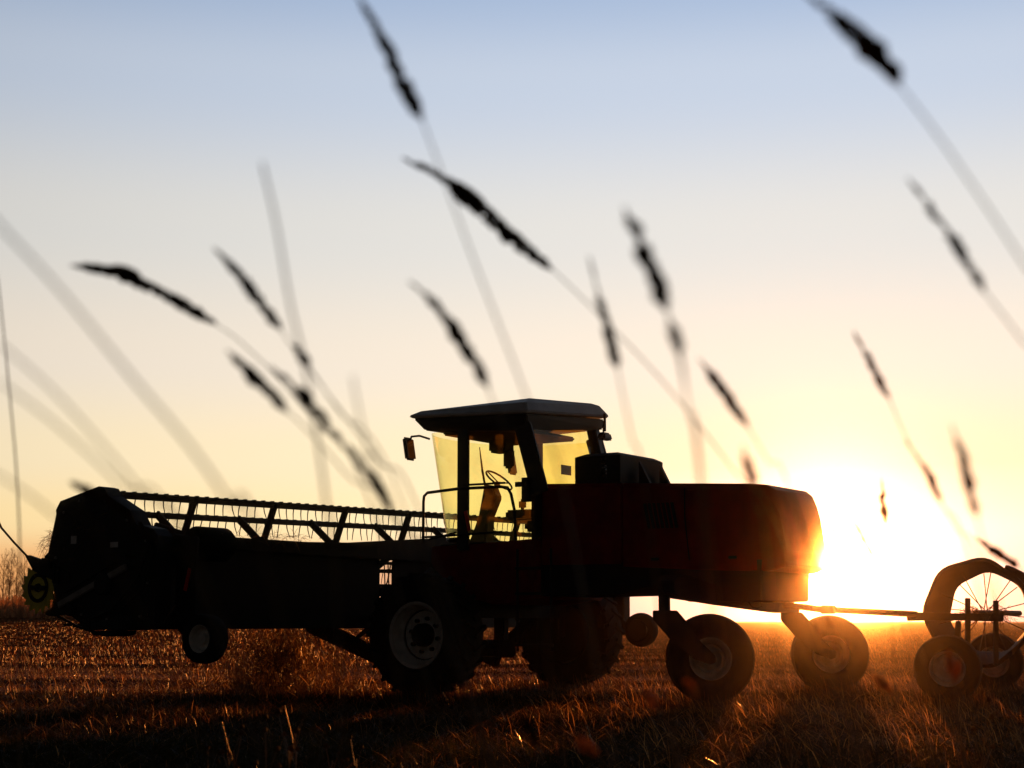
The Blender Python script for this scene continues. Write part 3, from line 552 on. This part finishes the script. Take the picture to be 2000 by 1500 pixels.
for s, z in ((-1, 0.715), (1, 0.765)):
    MB().prism([(1.2, 0.87), (1.0, 0.72), (0.72, 0.70), (0.45, z - 0.03), (0.45, z + 0.05), (0.70, 0.80), (0.86, 0.95), (1.2, 1.0)], -s * 4.72 - 0.03, -s * 4.72 + 0.03).build('gauge_wheel_arm', M['black'], Hd, 0.008)
# reel: five bats on spiders; the axis rises a little to the far end
def rc(v): return 2.05, 1.80 + 0.017 * (v + 5)      # reel axis (u, z) at v
RR = 0.54; ANG = [R(113) , R(113 - 72), R(113 + 144), R(113 + 72) - 2 * math.pi, R(113 - 144)]
ANG = [R(111), R(39), R(-33), R(-105), R(-177)]
def rp_(v, a, r): u0, z0 = rc(v); return L(u0 + r * math.cos(a), v, z0 + r * math.sin(a))
MB().tube([rp_(-4.95, 0, 0), rp_(4.95, 0, 0)], 0.055, 12).build('reel_tube', M['black'], Hd, 0, True)
SP = [-5.0 + 1.43 * k for k in range(8)]
SP = [-3.77 + 1.405 * (k - 1) for k in range(8)]
tine_mesh = None
for bi, a in enumerate(ANG):
    b = MB().tube([rp_(-4.95, a, RR), rp_(4.95, a, RR)], 0.022, 8)
    p0, p1 = rp_(-4.95, a, RR - 0.02), rp_(4.95, a, RR - 0.02)
    b.bar(p0 + Vector((0, 0, -0.012)), p1 + Vector((0, 0, -0.012)), 0.03, 0.055)
    v = -4.9
    while v < 4.9:
        b.box(rp_(v, a, RR + 0.012), (0.05, 0.03, 0.036)); v += 0.165
    bo = b.build('reel_bat', M['black'], Hd)
    k = 0; v = -4.85; stuffb = MB()
    while v < 4.9:
        base = rp_(v, a, RR)
        lean = random.gauss(0, 0.018); pts = [base + Vector((0, 0, -0.03)), base + Vector((0.006 + lean * 0.4, lean * 0.3, -0.11)), base + Vector((-0.004 + lean, lean, -0.215))]
        if bi < 2 and k < 50:
            t = MB().tube(pts, [0.008, 0.007, 0.005], 5).build('reel_tine', M['black'], bo)
        else: stuffb.tube(pts, [0.0065, 0.006, 0.004], 4)
        v += 0.142; k += 1
    if len(stuffb.bm.verts): tag(stuffb.build('reel_tines', M['black'], bo), None, None, None, 'stuff')
    else: stuffb.bm.free()
for k, v in enumerate(SP):
    b = MB().lathe([(0.06, 0.02), (0.10, 0.02), (0.10, -0.02), (0.06, -0.02)], rp_(v, 0, 0), n=16)
    for a in ANG: b.bar(rp_(v, a, 0.05), rp_(v, a, RR + 0.01), 0.035, 0.085, Vector((-math.sin(a), 0, math.cos(a))))
    b.build('reel_spider', M['black'], Hd)
for s in (-1, 1): MB().bar(L(1.2, s * 4.99, 1.85), L(2.05, s * 4.99, 1.80 + 0.017 * (s * 5 + 5)), 0.06, 0.10).bar(L(1.2, s * 4.6, 1.85), L(1.55, s * 4.7, 1.96), 0.05, 0.06).build('reel_arm', M['black'], Hd, 0.01)

def straw_tuft(name, pts, n, ln, parent=None, m=None, r=0.0025, down=0.0):
    """n random straws round the given centre points with spreads"""
    cs = []
    for _ in range(n):
        c, sp = random.choice(pts); p = Vector(c) + Vector((random.gauss(0, sp[0]), random.gauss(0, sp[1]), random.gauss(0, sp[2])))
        d = Vector((random.gauss(0, 1), random.gauss(0, 1), random.gauss(0, 0.7) - down)).normalized() * random.uniform(ln * 0.5, ln)
        cs.append((p, d))
    co = []; fc = []
    for p, d in cs:
        s = d.cross(Vector((random.gauss(0, 1), random.gauss(0, 1), random.gauss(0, 1)))).normalized() * r; k = len(co)
        m_ = p + d * 0.5 + Vector((0, 0, -0.12 * d.length)); e = p + d + Vector((0, 0, -0.35 * d.length))
        co += [p - s, p + s, m_ + s, m_ - s, e + s * 0.5, e - s * 0.5]; fc += [(k, k + 1, k + 2, k + 3), (k + 3, k + 2, k + 4, k + 5)]
    o = np_mesh(name, np.array([tuple(c) for c in co]), np.array(fc), m or M['straw'])
    if parent: o.parent = parent
    return o
tag(straw_tuft('caught_straw', [(L(2.68, -5.1, 1.80), (0.05, 0.06, 0.06)), (L(2.0, -5.22, 1.9), (0.2, 0.03, 0.12)), (L(1.05, -4.5, 1.86), (0.06, 0.5, 0.02)), (L(1.0, -3.2, 1.88), (0.05, 0.3, 0.02)), (L(2.70, -5.12, 1.78), (0.04, 0.05, 0.05)), (L(1.5, -5.2, 1.0), (0.4, 0.03, 0.08))], 620, 0.2, Hd, M['straw'], 0.002), None, None, None, 'stuff')

# ------------------------------------------------------------------ swath roller towed behind
SX, SY = 5.60, 19.4
S = empty('swath_roller', (SX, SY, 0), RZ)
tag(S, 'towed swath roller with big dark open drum on wire spokes and two small wheels', 'roller')
def sl(px, py, Y):          # photo pixel at a known distance, in the roller's own frame
    p = at(px, py, Y) - Vector((SX, SY, 0)); return Matrix.Rotation(-RZ, 3, 'Z') @ p
hitch_w = Vector((OX, OY, 0)) + Matrix.Rotation(RZ, 3, 'Z') @ L(-4.45, 0, 1.03)
hl = Matrix.Rotation(-RZ, 3, 'Z') @ (hitch_w - Vector((SX, SY, 0)))
fb0 = sl(1790, 1203, 19.0); fb1 = sl(1960, 1207, 18.7)
MB().tube([hl, fb0 + Vector((0, 0, 0.02))], 0.036, 12).tube([sl(1772, 1205, 19.05), fb0 + (fb1 - fb0) * 0.2], 0.048, 12).build('tow_bar', M['black'], S)
MB().bar(fb0, fb1, 0.09, 0.085).build('frame_bar', M['black'], S, 0.01)
for px in (1890, 1945):
    MB().bar(sl(px, 1168 if px < 1900 else 1173, 18.8), sl(px, 1300, 18.8), 0.055, 0.055).build('frame_post', M['black'], S, 0.006)
MB().bar(sl(1872, 1215, 18.85), sl(1868, 1300, 18.6), 0.06, 0.07).bar(sl(1850, 1303, 18.2), sl(1942, 1290, 21.0), 0.07, 0.07).build('wheel_axle', M['black'], S, 0.006)
def small_wheel(name='transport_wheel'):
    root = MB().lathe([(0, 0.06), (0.04, 0.06), (0.05, 0.02), (0.11, 0.0), (0.15, 0.02), (0.16, 0.0), (0, -0.02)], (0, 0, 0), n=32).build(name, M['rim'], S, 0, True)
    MB().lathe([(0.16, 0.0), (0.17, 0.06), (0.195, 0.085), (0.205, 0.08), (0.19, 0.05), (0.185, -0.08), (0.16, -0.02)], (0, 0, 0), n=32).build('rim', M['rim'], root, 0, True)
    MB().lathe([(0.195, 0.08), (0.24, 0.11), (0.31, 0.112), (0.355, 0.085), (0.372, 0.04), (0.375, 0), (0.372, -0.04), (0.355, -0.085), (0.31, -0.112), (0.24, -0.11), (0.195, -0.08)], (0, 0, 0), n=48).build('tyre', M['rubber'], root, 0, True)
    return root
w1 = small_wheel(); p = sl(1851, 1303, 18.0); w1.location = (p.x, p.y, 0.375); w1.rotation_euler = (0, 0, R(14))
w2 = copy_tree(w1, S); p = sl(1941, 1290, 21.0); w2.location = (p.x, p.y, 0.375)
# drum: open ring, lobed, its near mouth wider than the far one
dc = sl(1926, 1197, 20.0)
def lobed(rad, n, k, ph): return rad * (1 + 0.026 * math.cos(k * n + ph))
rings = []
NS = 54
for (off, ro, ph, sh_) in ((0.42, 0.62, 0.0, 0.0), (0.38, 0.665, 0.1, 0), (0.15, 0.62, 0.5, 0), (-0.12, 0.56, 0.9, 0), (-0.14, 0.49, 0.9, 0), (0.0, 0.51, 0.7, 0), (0.2, 0.56, 0.4, 0), (0.38, 0.605, 0.1, 0)):
    ring = []
    for k in range(NS):
        a = 2 * math.pi * k / NS; r = lobed(ro, a, 7, ph * 1.6)
        ring.append(dc + Vector((r * math.cos(a), off, r * math.sin(a))))
    rings.append(ring)
MB().loft(rings + [rings[0]], caps=False).build('drum', M['drum'], S, 0, True)
rings = []      # helical flight running off the drum towards the far side
for k in range(22):
    t = k / 21; a = R(112) + t * R(150); off = -0.10 - 1.3 * t
    ca, sa = math.cos(a), math.sin(a)
    rings.append([dc + Vector((r_ * ca, off + o_, r_ * sa)) for r_, o_ in ((0.53, 0.0), (0.64, 0.0), (0.64, -0.12), (0.53, -0.12))])
MB().loft(rings).build('drum_flight', M['drum'], S, 0, True)
MB().tube([dc + Vector((0, 0.45, 0)), dc + Vector((0, -1.5, 0))], 0.035, 10).build('drum_shaft', M['black'], S)
for k in range(18):
    a = 2 * math.pi * k / 18 + 0.1; off = 0.2 if k % 2 else -0.1; ro = 0.55 if k % 2 else 0.49
    MB().tube([dc + Vector((0.04 * math.cos(a), off * 0.6, 0.04 * math.sin(a))), dc + Vector((ro * math.cos(a), off, ro * math.sin(a)))], 0.0065, 5).build('spoke', M['wire'], S)
tag(straw_tuft('hub_straw', [(sl(1910, 1195, 18.9), (0.10, 0.05, 0.035)), (sl(1955, 1200, 18.9), (0.06, 0.05, 0.05)), (sl(1890, 1200, 18.9), (0.05, 0.03, 0.02))], 420, 0.16, S, M['straw'], 0.0025), None, None, None, 'stuff')

# straw dropped in a swath below the header
def lw(u, v, z): return Vector((OX, OY, 0)) + Matrix.Rotation(RZ, 3, 'Z') @ L(u, v, z)
o = straw_tuft('cut_swath', [(lw(2.2, -1.9, 0.35), (0.35, 0.45, 0.22)), (lw(2.4, -1.5, 0.3), (0.6, 0.3, 0.18)), (lw(1.7, -2.4, 0.12), (0.8, 0.5, 0.06)), (lw(2.1, -1.9, 0.55), (0.25, 0.35, 0.18))], 6500, 0.15, None, M['straw'], 0.0035, 0.9)
tag(o, 'tangled mound of cut straw under the header', 'straw', None, 'stuff')

# ------------------------------------------------------------------ bare trees on the left skyline
def bare_tree(px, ytop, Y, seed, label):
    rnd = random.Random(seed); base = at(px, 1196, Y); base.z = float(ground_z(base.x, base.y)) - 0.1
    top = at(px, ytop, Y); Ht = top.z - base.z
    T = empty('bare_tree', base)
    tag(T, label, 'tree', 'bare trees on the left skyline')
    tr = MB(); lean = rnd.uniform(-0.04, 0.04)
    pts = [Vector((lean * Ht * k / 8 + rnd.uniform(-0.06, 0.06), 0, Ht * k / 8)) for k in range(9)]
    tr.tube(pts, [0.11 * (1 - k / 8.5) + 0.025 for k in range(9)], 6); tr.build('trunk', M['bark'], T)
    cr = MB()
    def limb(p, d, ln, r, lvl):
        q = [p]; dd = d.copy()
        for i in range(3):
            dd = (dd + Vector((rnd.gauss(0, 0.12), rnd.gauss(0, 0.12), 0.10))).normalized(); q.append(q[-1] + dd * ln / 3)
        cr.tube(q, [r, r * 0.8, r * 0.6, r * 0.35], 4)
        if lvl < 3:
            for j in range(5 if lvl < 2 else 4):
                t = rnd.uniform(0.25, 1.0); i = min(2, int(t * 3)); pp = q[i].lerp(q[i + 1], t * 3 - i)
                nd = (dd + Vector((rnd.gauss(0, 0.55), rnd.gauss(0, 0.55), rnd.gauss(0.15, 0.3)))).normalized()
                limb(pp, nd, ln * rnd.uniform(0.4, 0.65), r * 0.55, lvl + 1)
    for k in range(24):
        t = rnd.uniform(0.12, 0.98); p = Vector((lean * Ht * t, 0, Ht * t)); a = rnd.uniform(0, 6.28)
        d = Vector((math.cos(a) * 0.55, math.sin(a) * 0.55, rnd.uniform(0.6, 1.2))).normalized()
        limb(p, d, Ht * rnd.uniform(0.13, 0.26) * (1.15 - 0.6 * t), 0.05 * (1.1 - 0.6 * t), 1)
    cr.build('crown', M['bark'], T)
TR = [(-52, 1105, 236, 'hazy bare tree cut off by the left edge of the picture'),
      (-22, 1085, 262, 'hazy bare tree partly cut off at the left picture edge'),
      (3, 1082, 250, 'tall bare tree at the very left of the skyline row'),
      (16, 1074, 240, 'tallest thin bare tree in the left skyline row'),
      (31, 1092, 270, 'bare tree between the tall thin tree and the blurred pale stem'),
      (46, 1084, 255, 'bare tree under the tip of the bent lifter rod'),
      (60, 1090, 245, 'bare tree behind the slanting arm of the star wheel'),
      (78, 1088, 266, 'bare tree just above the yellow star wheel'),
      (96, 1085, 240, 'bare tree right beside the end shield of the header'),
      (116, 1092, 258, 'bare tree mostly behind the end shield of the header')]
for i, (px, yt, Y, lb) in enumerate(TR): bare_tree(px, yt, Y, i + 3, lb)
# low scrub at the foot of the trees
bx = rng.uniform(-150, -20, 26000); by = rng.uniform(160, 300, 26000); keep = (bx / by < -0.20) & (bx / by > -0.45); bx, by = bx[keep], by[keep]
o = blades('scrub', bx, by, rng.uniform(0.8, 2.6, len(bx)), rng.uniform(0.1, 0.35, len(bx)), rng.uniform(0, 6.3, len(bx)), np.abs(rng.normal(0.3, 0.25, len(bx))), M['scrub'])
tag(o, 'low hazy scrub along the foot of the bare trees', 'scrub', None, 'stuff')

# ------------------------------------------------------------------ blurred grass stalks near the lens
def smooth_path(pts, n=24):
    P_ = [pts[0] + (pts[0] - pts[1])] + pts + [pts[-1] + (pts[-1] - pts[-2])]; out = []
    for i in range(1, len(P_) - 2):
        for k in range(n):
            t = k / n; a, b_, c, d = P_[i - 1], P_[i], P_[i + 1], P_[i + 2]
            out.append(0.5 * ((2 * b_) + (c - a) * t + (2 * a - 5 * b_ + 4 * c - d) * t * t + (3 * b_ - a - 3 * c + d) * t ** 3))
    out.append(pts[-1]); return out
def stalk(d, head, stem, label, fat=1.0, seed=0, stem_r=0.0009, gaps=(), to_ground=True, group=True):
    """head: photo points tip->base, stem: photo points going down; all at distance d from the lens"""
    rnd = random.Random(seed)
    hp = [at(x, y, d) for x, y in head]; sp = [at(x, y, d) for x, y in stem]
    if to_ground:
        last = sp[-1] if sp else hp[-1]; prev = (sp[-2] if len(sp) > 1 else hp[-1]) if sp else hp[-2]
        dirn = (last - prev).normalized(); dirn = Vector((dirn.x, 0, min(dirn.z, -0.25))).normalized()
        hz = last.z; foot = Vector((last.x + dirn.x / -dirn.z * hz * 0.38, last.y, 0.0))
        mid = last.lerp(foot, 0.5) + Vector((dirn.x * hz * 0.06, 0, -0.02 * hz)); sp += [mid, foot]
    root = (sp or hp)[-1].copy()
    E_ = empty('grass_stalk', root); tag(E_, label, 'grass stalk', 'blurred grass stalks close to the lens')
    path = ([hp[-1]] if hp else []) + sp
    if len(path) > 1:
        q = [p - root for p in smooth_path(path, 8)]; n_ = len(q)
        MB().tube(q, [stem_r * (0.85 + 0.5 * k / n_) for k in range(n_)], 5).build('stem', M['stalk'], E_)
    if hp:
        q = smooth_path(hp, 30); ln = sum((q[i + 1] - q[i]).length for i in range(len(q) - 1)); b = MB()
        b.tube([p - root for p in q[::6]] + [q[-1] - root], 0.0007, 4)
        n_sp = max(14, int(ln / 0.0013)); lump = [rnd.uniform(-1, 1) for _ in range(13)]; ph = rnd.uniform(0, 6.28)
        for k in range(n_sp):
            t = (k + rnd.random()) / n_sp
            thin = 0.42 if any(g0 < t < g1 for g0, g1 in gaps) else 1.0
            i = min(int(t * (len(q) - 1)), len(q) - 2); p = q[i]; ax = (q[i] - q[i + 1]).normalized()
            prof = thin * min(1, t * 2.0 + 0.04) ** 0.9 * min(1, (1 - t) * 7 + 0.35) * (0.85 + 0.22 * math.sin(t * 13 + ph) * math.sin(t * 7 + 2 * ph) + 0.14 * lump[int(t * 11)])
            a = rnd.uniform(0, 6.28); s1 = ax.cross(Vector((0, 1, 0.1))).normalized(); s2 = ax.cross(s1)
            out = s1 * math.cos(a) + s2 * math.sin(a); r = 0.0052 * fat * prof; l_ = 0.0105 * (0.7 + 0.5 * prof) * (0.8 + 0.4 * fat * 0.5)
            c = p + out * r * 0.9; dr = (ax + out * 0.28).normalized()
            e1 = dr.cross(out).normalized(); e2 = dr.cross(e1); w = r * 0.62 + 0.0003
            ring = lambda cc, rr: [cc + (e1 * math.cos(m_ * math.pi / 2) + e2 * math.sin(m_ * math.pi / 2)) * rr - root for m_ in range(4)]
            b.loft([ring(c - dr * l_ * 0.5, w * 0.25), ring(c - dr * l_ * 0.15, w), ring(c + dr * l_ * 0.2, w * 0.85), ring(c + dr * l_ * 0.55, w * 0.15)])
        b.build('seed_head', M['lit_head'] if 'glowing' in label or 'speck' in label or 'dimmer' in label else M['backlit_head'] if head[0][0] > 1350 and head[0][1] > 500 else M['head'], E_)
    return E_
ST = [
 (1.42, [(698, -8), (745, 75), (785, 160), (822, 228)], [(860, 330), (930, 520), (1030, 780), (1110, 1010)], 'dark seed head rising out of the top edge above the cab', 1.15, ()),
 (1.85, [(790, 310), (860, 345), (930, 400), (1000, 465), (1078, 525)], [(1150, 595), (1290, 740), (1430, 915), (1540, 1080)], 'longest leaning dark seed head, right above the cab roof', 1.45, ()),
 (1.20, [(1575, -12), (1650, 45), (1705, 100), (1752, 160)], [(1850, 290), (2000, 515), (2120, 720)], 'thick dark seed head cut by the top edge at upper right', 1.35, ()),
 (1.45, [(1775, 350), (1820, 410), (1870, 480), (1922, 568)], [(2000, 670), (2090, 800)], 'grey brown seed head leaning at the right edge below the thick one', 0.8, ((0.2, 0.3), (0.42, 0.6))),
 (1.25, [(1222, 410), (1245, 460), (1275, 530), (1302, 605)], [(1318, 660), (1345, 800), (1370, 1000)], 'broad blurred seed head right of the long one, with a dark lower half', 1.1, ((0.3, 0.45),)),
 (1.25, [(1305, 625), (1318, 655), (1332, 700)], [(1345, 800), (1375, 960)], 'short faint seed head below the broad blurred one', 0.7, ()),
 (1.55, [(1152, 505), (1172, 590), (1192, 660), (1205, 715)], [(1218, 780), (1235, 860), (1265, 1000)], 'upright thin seed head above the right end of the cab roof', 0.85, ((0.15, 0.3),)),
 (1.55, [(803, 552), (850, 595), (900, 665), (952, 757)], [(985, 840), (1020, 960)], 'medium seed head above the left end of the cab roof', 0.95, ((0.1, 0.2),)),
 (1.75, [(1368, 703), (1410, 760), (1460, 832)], [(1500, 900), (1560, 1010)], 'orange edged seed head above the hood of the windrower', 0.9, ()),
 (2.0, [(1668, 648), (1700, 710), (1737, 780)], [(1775, 865), (1840, 985), (1900, 1110)], 'small orange seed head in the bright sky right of the hood', 0.75, ((0.25, 0.35),)),
 (2.0, [(1770, 862), (1810, 920), (1838, 980)], [(1870, 1035), (1930, 1140)], 'slanting orange seed head above the drum of the roller', 0.7, ((0.2, 0.45),)),
 (1.5, [(1860, 835), (1885, 910), (1908, 1010)], [(1925, 1080), (1955, 1200)], 'steep orange brown seed head near the right edge above the drum', 0.75, ((0.05, 0.2),)),
 (3.2, [(1722, 935), (1725, 985), (1730, 1022)], [(1732, 1060), (1738, 1150)], 'tiny upright seed head standing in the glow of the sun', 1.1, ()),
 (2.9, [(1660, 1003), (1685, 1050), (1706, 1090)], [(1728, 1135), (1765, 1230)], 'small leaning seed head almost lost in the sun glow', 0.9, ()),
 (2.7, [(1905, 1050), (1950, 1080), (1990, 1108)], [(2030, 1140), (2100, 1230)], 'dark seed head touching the top of the drum at right', 1.1, ()),
 (2.4, [(1605, 1025), (1630, 1038), (1655, 1058)], [(1690, 1090), (1760, 1180)], 'faint pale seed head at the rear corner of the hood', 0.6, ()),
 (1.95, [(140, 518), (190, 525), (250, 540), (330, 580), (420, 632)], [(470, 668), (540, 735), (620, 830), (720, 980)], 'arching seed head with a side spikelet at upper left', 1.45, ()),
 (1.7, [(420, 487), (470, 540), (548, 643)], [(580, 690), (640, 770), (740, 900), (830, 1030)], 'seed head just right of the arching one at left', 0.95, ()),
 (1.65, [(445, 687), (500, 740), (562, 805)], [(600, 840), (680, 930), (800, 1080)], 'seed head below the arching one, midway to the reel', 1.05, ()),
 (1.65, [(530, 718), (580, 760), (620, 805), (672, 875)], [(700, 905), (770, 1010), (850, 1150)], 'ragged seed head left of the mirror', 0.95, ((0.2, 0.36), (0.8, 0.88))),
 (1.6, [(680, 870), (705, 905), (735, 945), (768, 1000)], [(800, 1050), (870, 1170)], 'lowest ragged seed head hanging just above the reel bats', 0.9, ((0.4, 0.5),)),
 (1.65, [(575, 675), (585, 690), (600, 712)], [(660, 800), (790, 990)], 'tiny seed head at the crossing of two stems left of the cab', 0.8, ()),
 (1.8, [(140, 943), (165, 955), (205, 975), (260, 1010)], [(310, 1060), (400, 1180)], 'small seed head poking out behind the peak of the end shield', 1.0, ()),
 (1.5, [(1452, 872), (1460, 905), (1472, 945)], [(1482, 1000), (1500, 1100)], 'faint seed head tip just above the hood top edge', 0.7, ((0.0, 0.3),)),
 (2.3, [(1020, 1395), (1032, 1420), (1048, 1460)], [(1060, 1490), (1090, 1600)], 'small rusty seed head low in the shaded stubble at centre', 1.0, ()),
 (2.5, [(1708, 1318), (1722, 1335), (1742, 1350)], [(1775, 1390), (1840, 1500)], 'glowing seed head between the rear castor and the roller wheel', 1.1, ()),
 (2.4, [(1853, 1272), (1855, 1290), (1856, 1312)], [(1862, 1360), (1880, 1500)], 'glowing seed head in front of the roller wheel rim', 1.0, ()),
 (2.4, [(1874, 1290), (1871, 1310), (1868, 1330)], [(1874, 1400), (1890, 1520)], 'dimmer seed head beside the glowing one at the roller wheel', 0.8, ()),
 (2.0, [(1262, 1352), (1270, 1362), (1278, 1374)], [(1295, 1410), (1330, 1510)], 'orange speck of a seed head below the small castor wheel gap', 1.2, ()),
 (2.0, [(1340, 1330), (1348, 1342), (1356, 1354)], [(1370, 1400), (1400, 1510)], 'dull orange speck of a seed head under the near castor tyre', 1.2, ()),
 (2.0, [(1130, 1445), (1145, 1458), (1160, 1470)], [(1180, 1500), (1210, 1580)], 'orange speck of a seed head at the bottom centre', 1.2, ()),
]
for i, (d, hd, st, lb, fat, gaps) in enumerate(ST): stalk(d, hd, st, lb, fat, i + 1, 0.0009, gaps)
# bare stems and leaves without heads
for i, (d, st, lb, r) in enumerate([
 (1.05, [(-60, 370), (0, 440), (120, 570), (260, 740), (370, 870), (450, 985), (520, 1110)], 'broad pale bare stem crossing the left sky', 0.0011),
 (3.0, [(-12, 480), (2, 600), (18, 760), (34, 950), (40, 1190)], 'thin sharp bare stem at the left edge', 0.0016),
 (1.15, [(0, 670), (120, 780), (280, 965), (400, 1130)], 'upper of two faint crossing stems at left', 0.0009),
 (1.15, [(0, 745), (110, 830), (240, 950), (380, 1100)], 'lower of two faint crossing stems at left', 0.0009),
 (1.15, [(-40, 905), (40, 955), (110, 1010), (240, 1130)], 'lowest faint stem at the left edge, above the star wheel', 0.0009),
 (1.3, [(512, 318), (540, 440), (566, 590), (592, 700), (620, 860), (638, 990), (655, 1150)], 'pale upright grass leaf left of the cab', 0.0013),
 (1.3, [(688, 735), (700, 800), (720, 890), (745, 1010)], 'short faint upright leaf above the reel', 0.0009)]):
    stalk(d, [], st, lb, 1, 50 + i, r)

# dry weeds with round heads in the shaded verge
weed0 = empty('dry_weed', (0, 0, 0)); st_ = MB(); hd_ = MB()
for br in range(5):
    a = br * 2.4; p0 = Vector((0, 0, 0.12 + 0.05 * br)); p1 = p0 + Vector((0.05 * math.cos(a), 0.05 * math.sin(a), 0.10 + 0.02 * br))
    st_.tube([p0, (p0 + p1) / 2 + Vector((0, 0, -0.01)), p1], 0.0018, 4)
    hd_.lathe([(0.0, -0.012), (0.009, -0.008), (0.013, 0.0), (0.010, 0.009), (0.004, 0.013), (0.0, 0.013)], p1, 2, 8)
    for k in range(7):
        q = k * 0.9; hd_.tube([p1, p1 + Vector((0.018 * math.cos(q), 0.018 * math.sin(q), 0.010 * math.sin(2.3 * k)))], [0.0022, 0.0005], 3)
st_.tube([Vector((0, 0, 0)), Vector((0.01, 0, 0.2)), Vector((0.0, 0.01, 0.36))], 0.0026, 5)
st_.build('stem', M['stalk'], weed0); tag(hd_.build('seed_heads', M['head'], weed0), None, None, None, 'stuff')
tag(weed0, 'dry weed with round dark seed heads in the shaded verge at the bottom', 'weed', 'dry weeds in the shaded foreground')
for i, (px, py, Y) in enumerate([(445, 1452, 7.6), (470, 1475, 7.2), (515, 1468, 7.4), (585, 1440, 8.0), (402, 1480, 7.0), (640, 1478, 7.2), (700, 1450, 7.8), (560, 1490, 6.9), (1540, 1470, 7.5), (1905, 1440, 8.2)]):
    w_o = weed0 if i == 0 else copy_tree(weed0)
    p = at(px, py, Y); sc_ = random.uniform(0.75, 1.1); w_o.location = (p.x, Y, max(float(ground_z(p.x, Y)), p.z - 0.26 * sc_) * 0 + float(ground_z(p.x, Y)))
    w_o.rotation_euler = (random.uniform(-0.15, 0.15), random.uniform(-0.2, 0.05), random.uniform(0, 6)); w_o.scale = (sc_,) * 3

# ------------------------------------------------------------------ dusty evening air
me = MB().box((0, 440, 9.0), (1500, 960, 21)).build('haze', bpy.data.materials.new('dusty_air'))
hm = me.data.materials[0]; hm.use_nodes = True; n = hm.node_tree.nodes; n.clear()
out = n.new('ShaderNodeOutputMaterial'); pv = n.new('ShaderNodeVolumePrincipled')
pv.inputs['Color'].default_value = (1.0, 0.86, 0.66, 1); pv.inputs['Density'].default_value = 0.00078; pv.inputs['Anisotropy'].default_value = 0.997
hm.node_tree.links.new(pv.outputs[0], out.inputs['Volume'])
tag(me, 'dusty golden evening air over the field', 'haze', None, 'stuff')
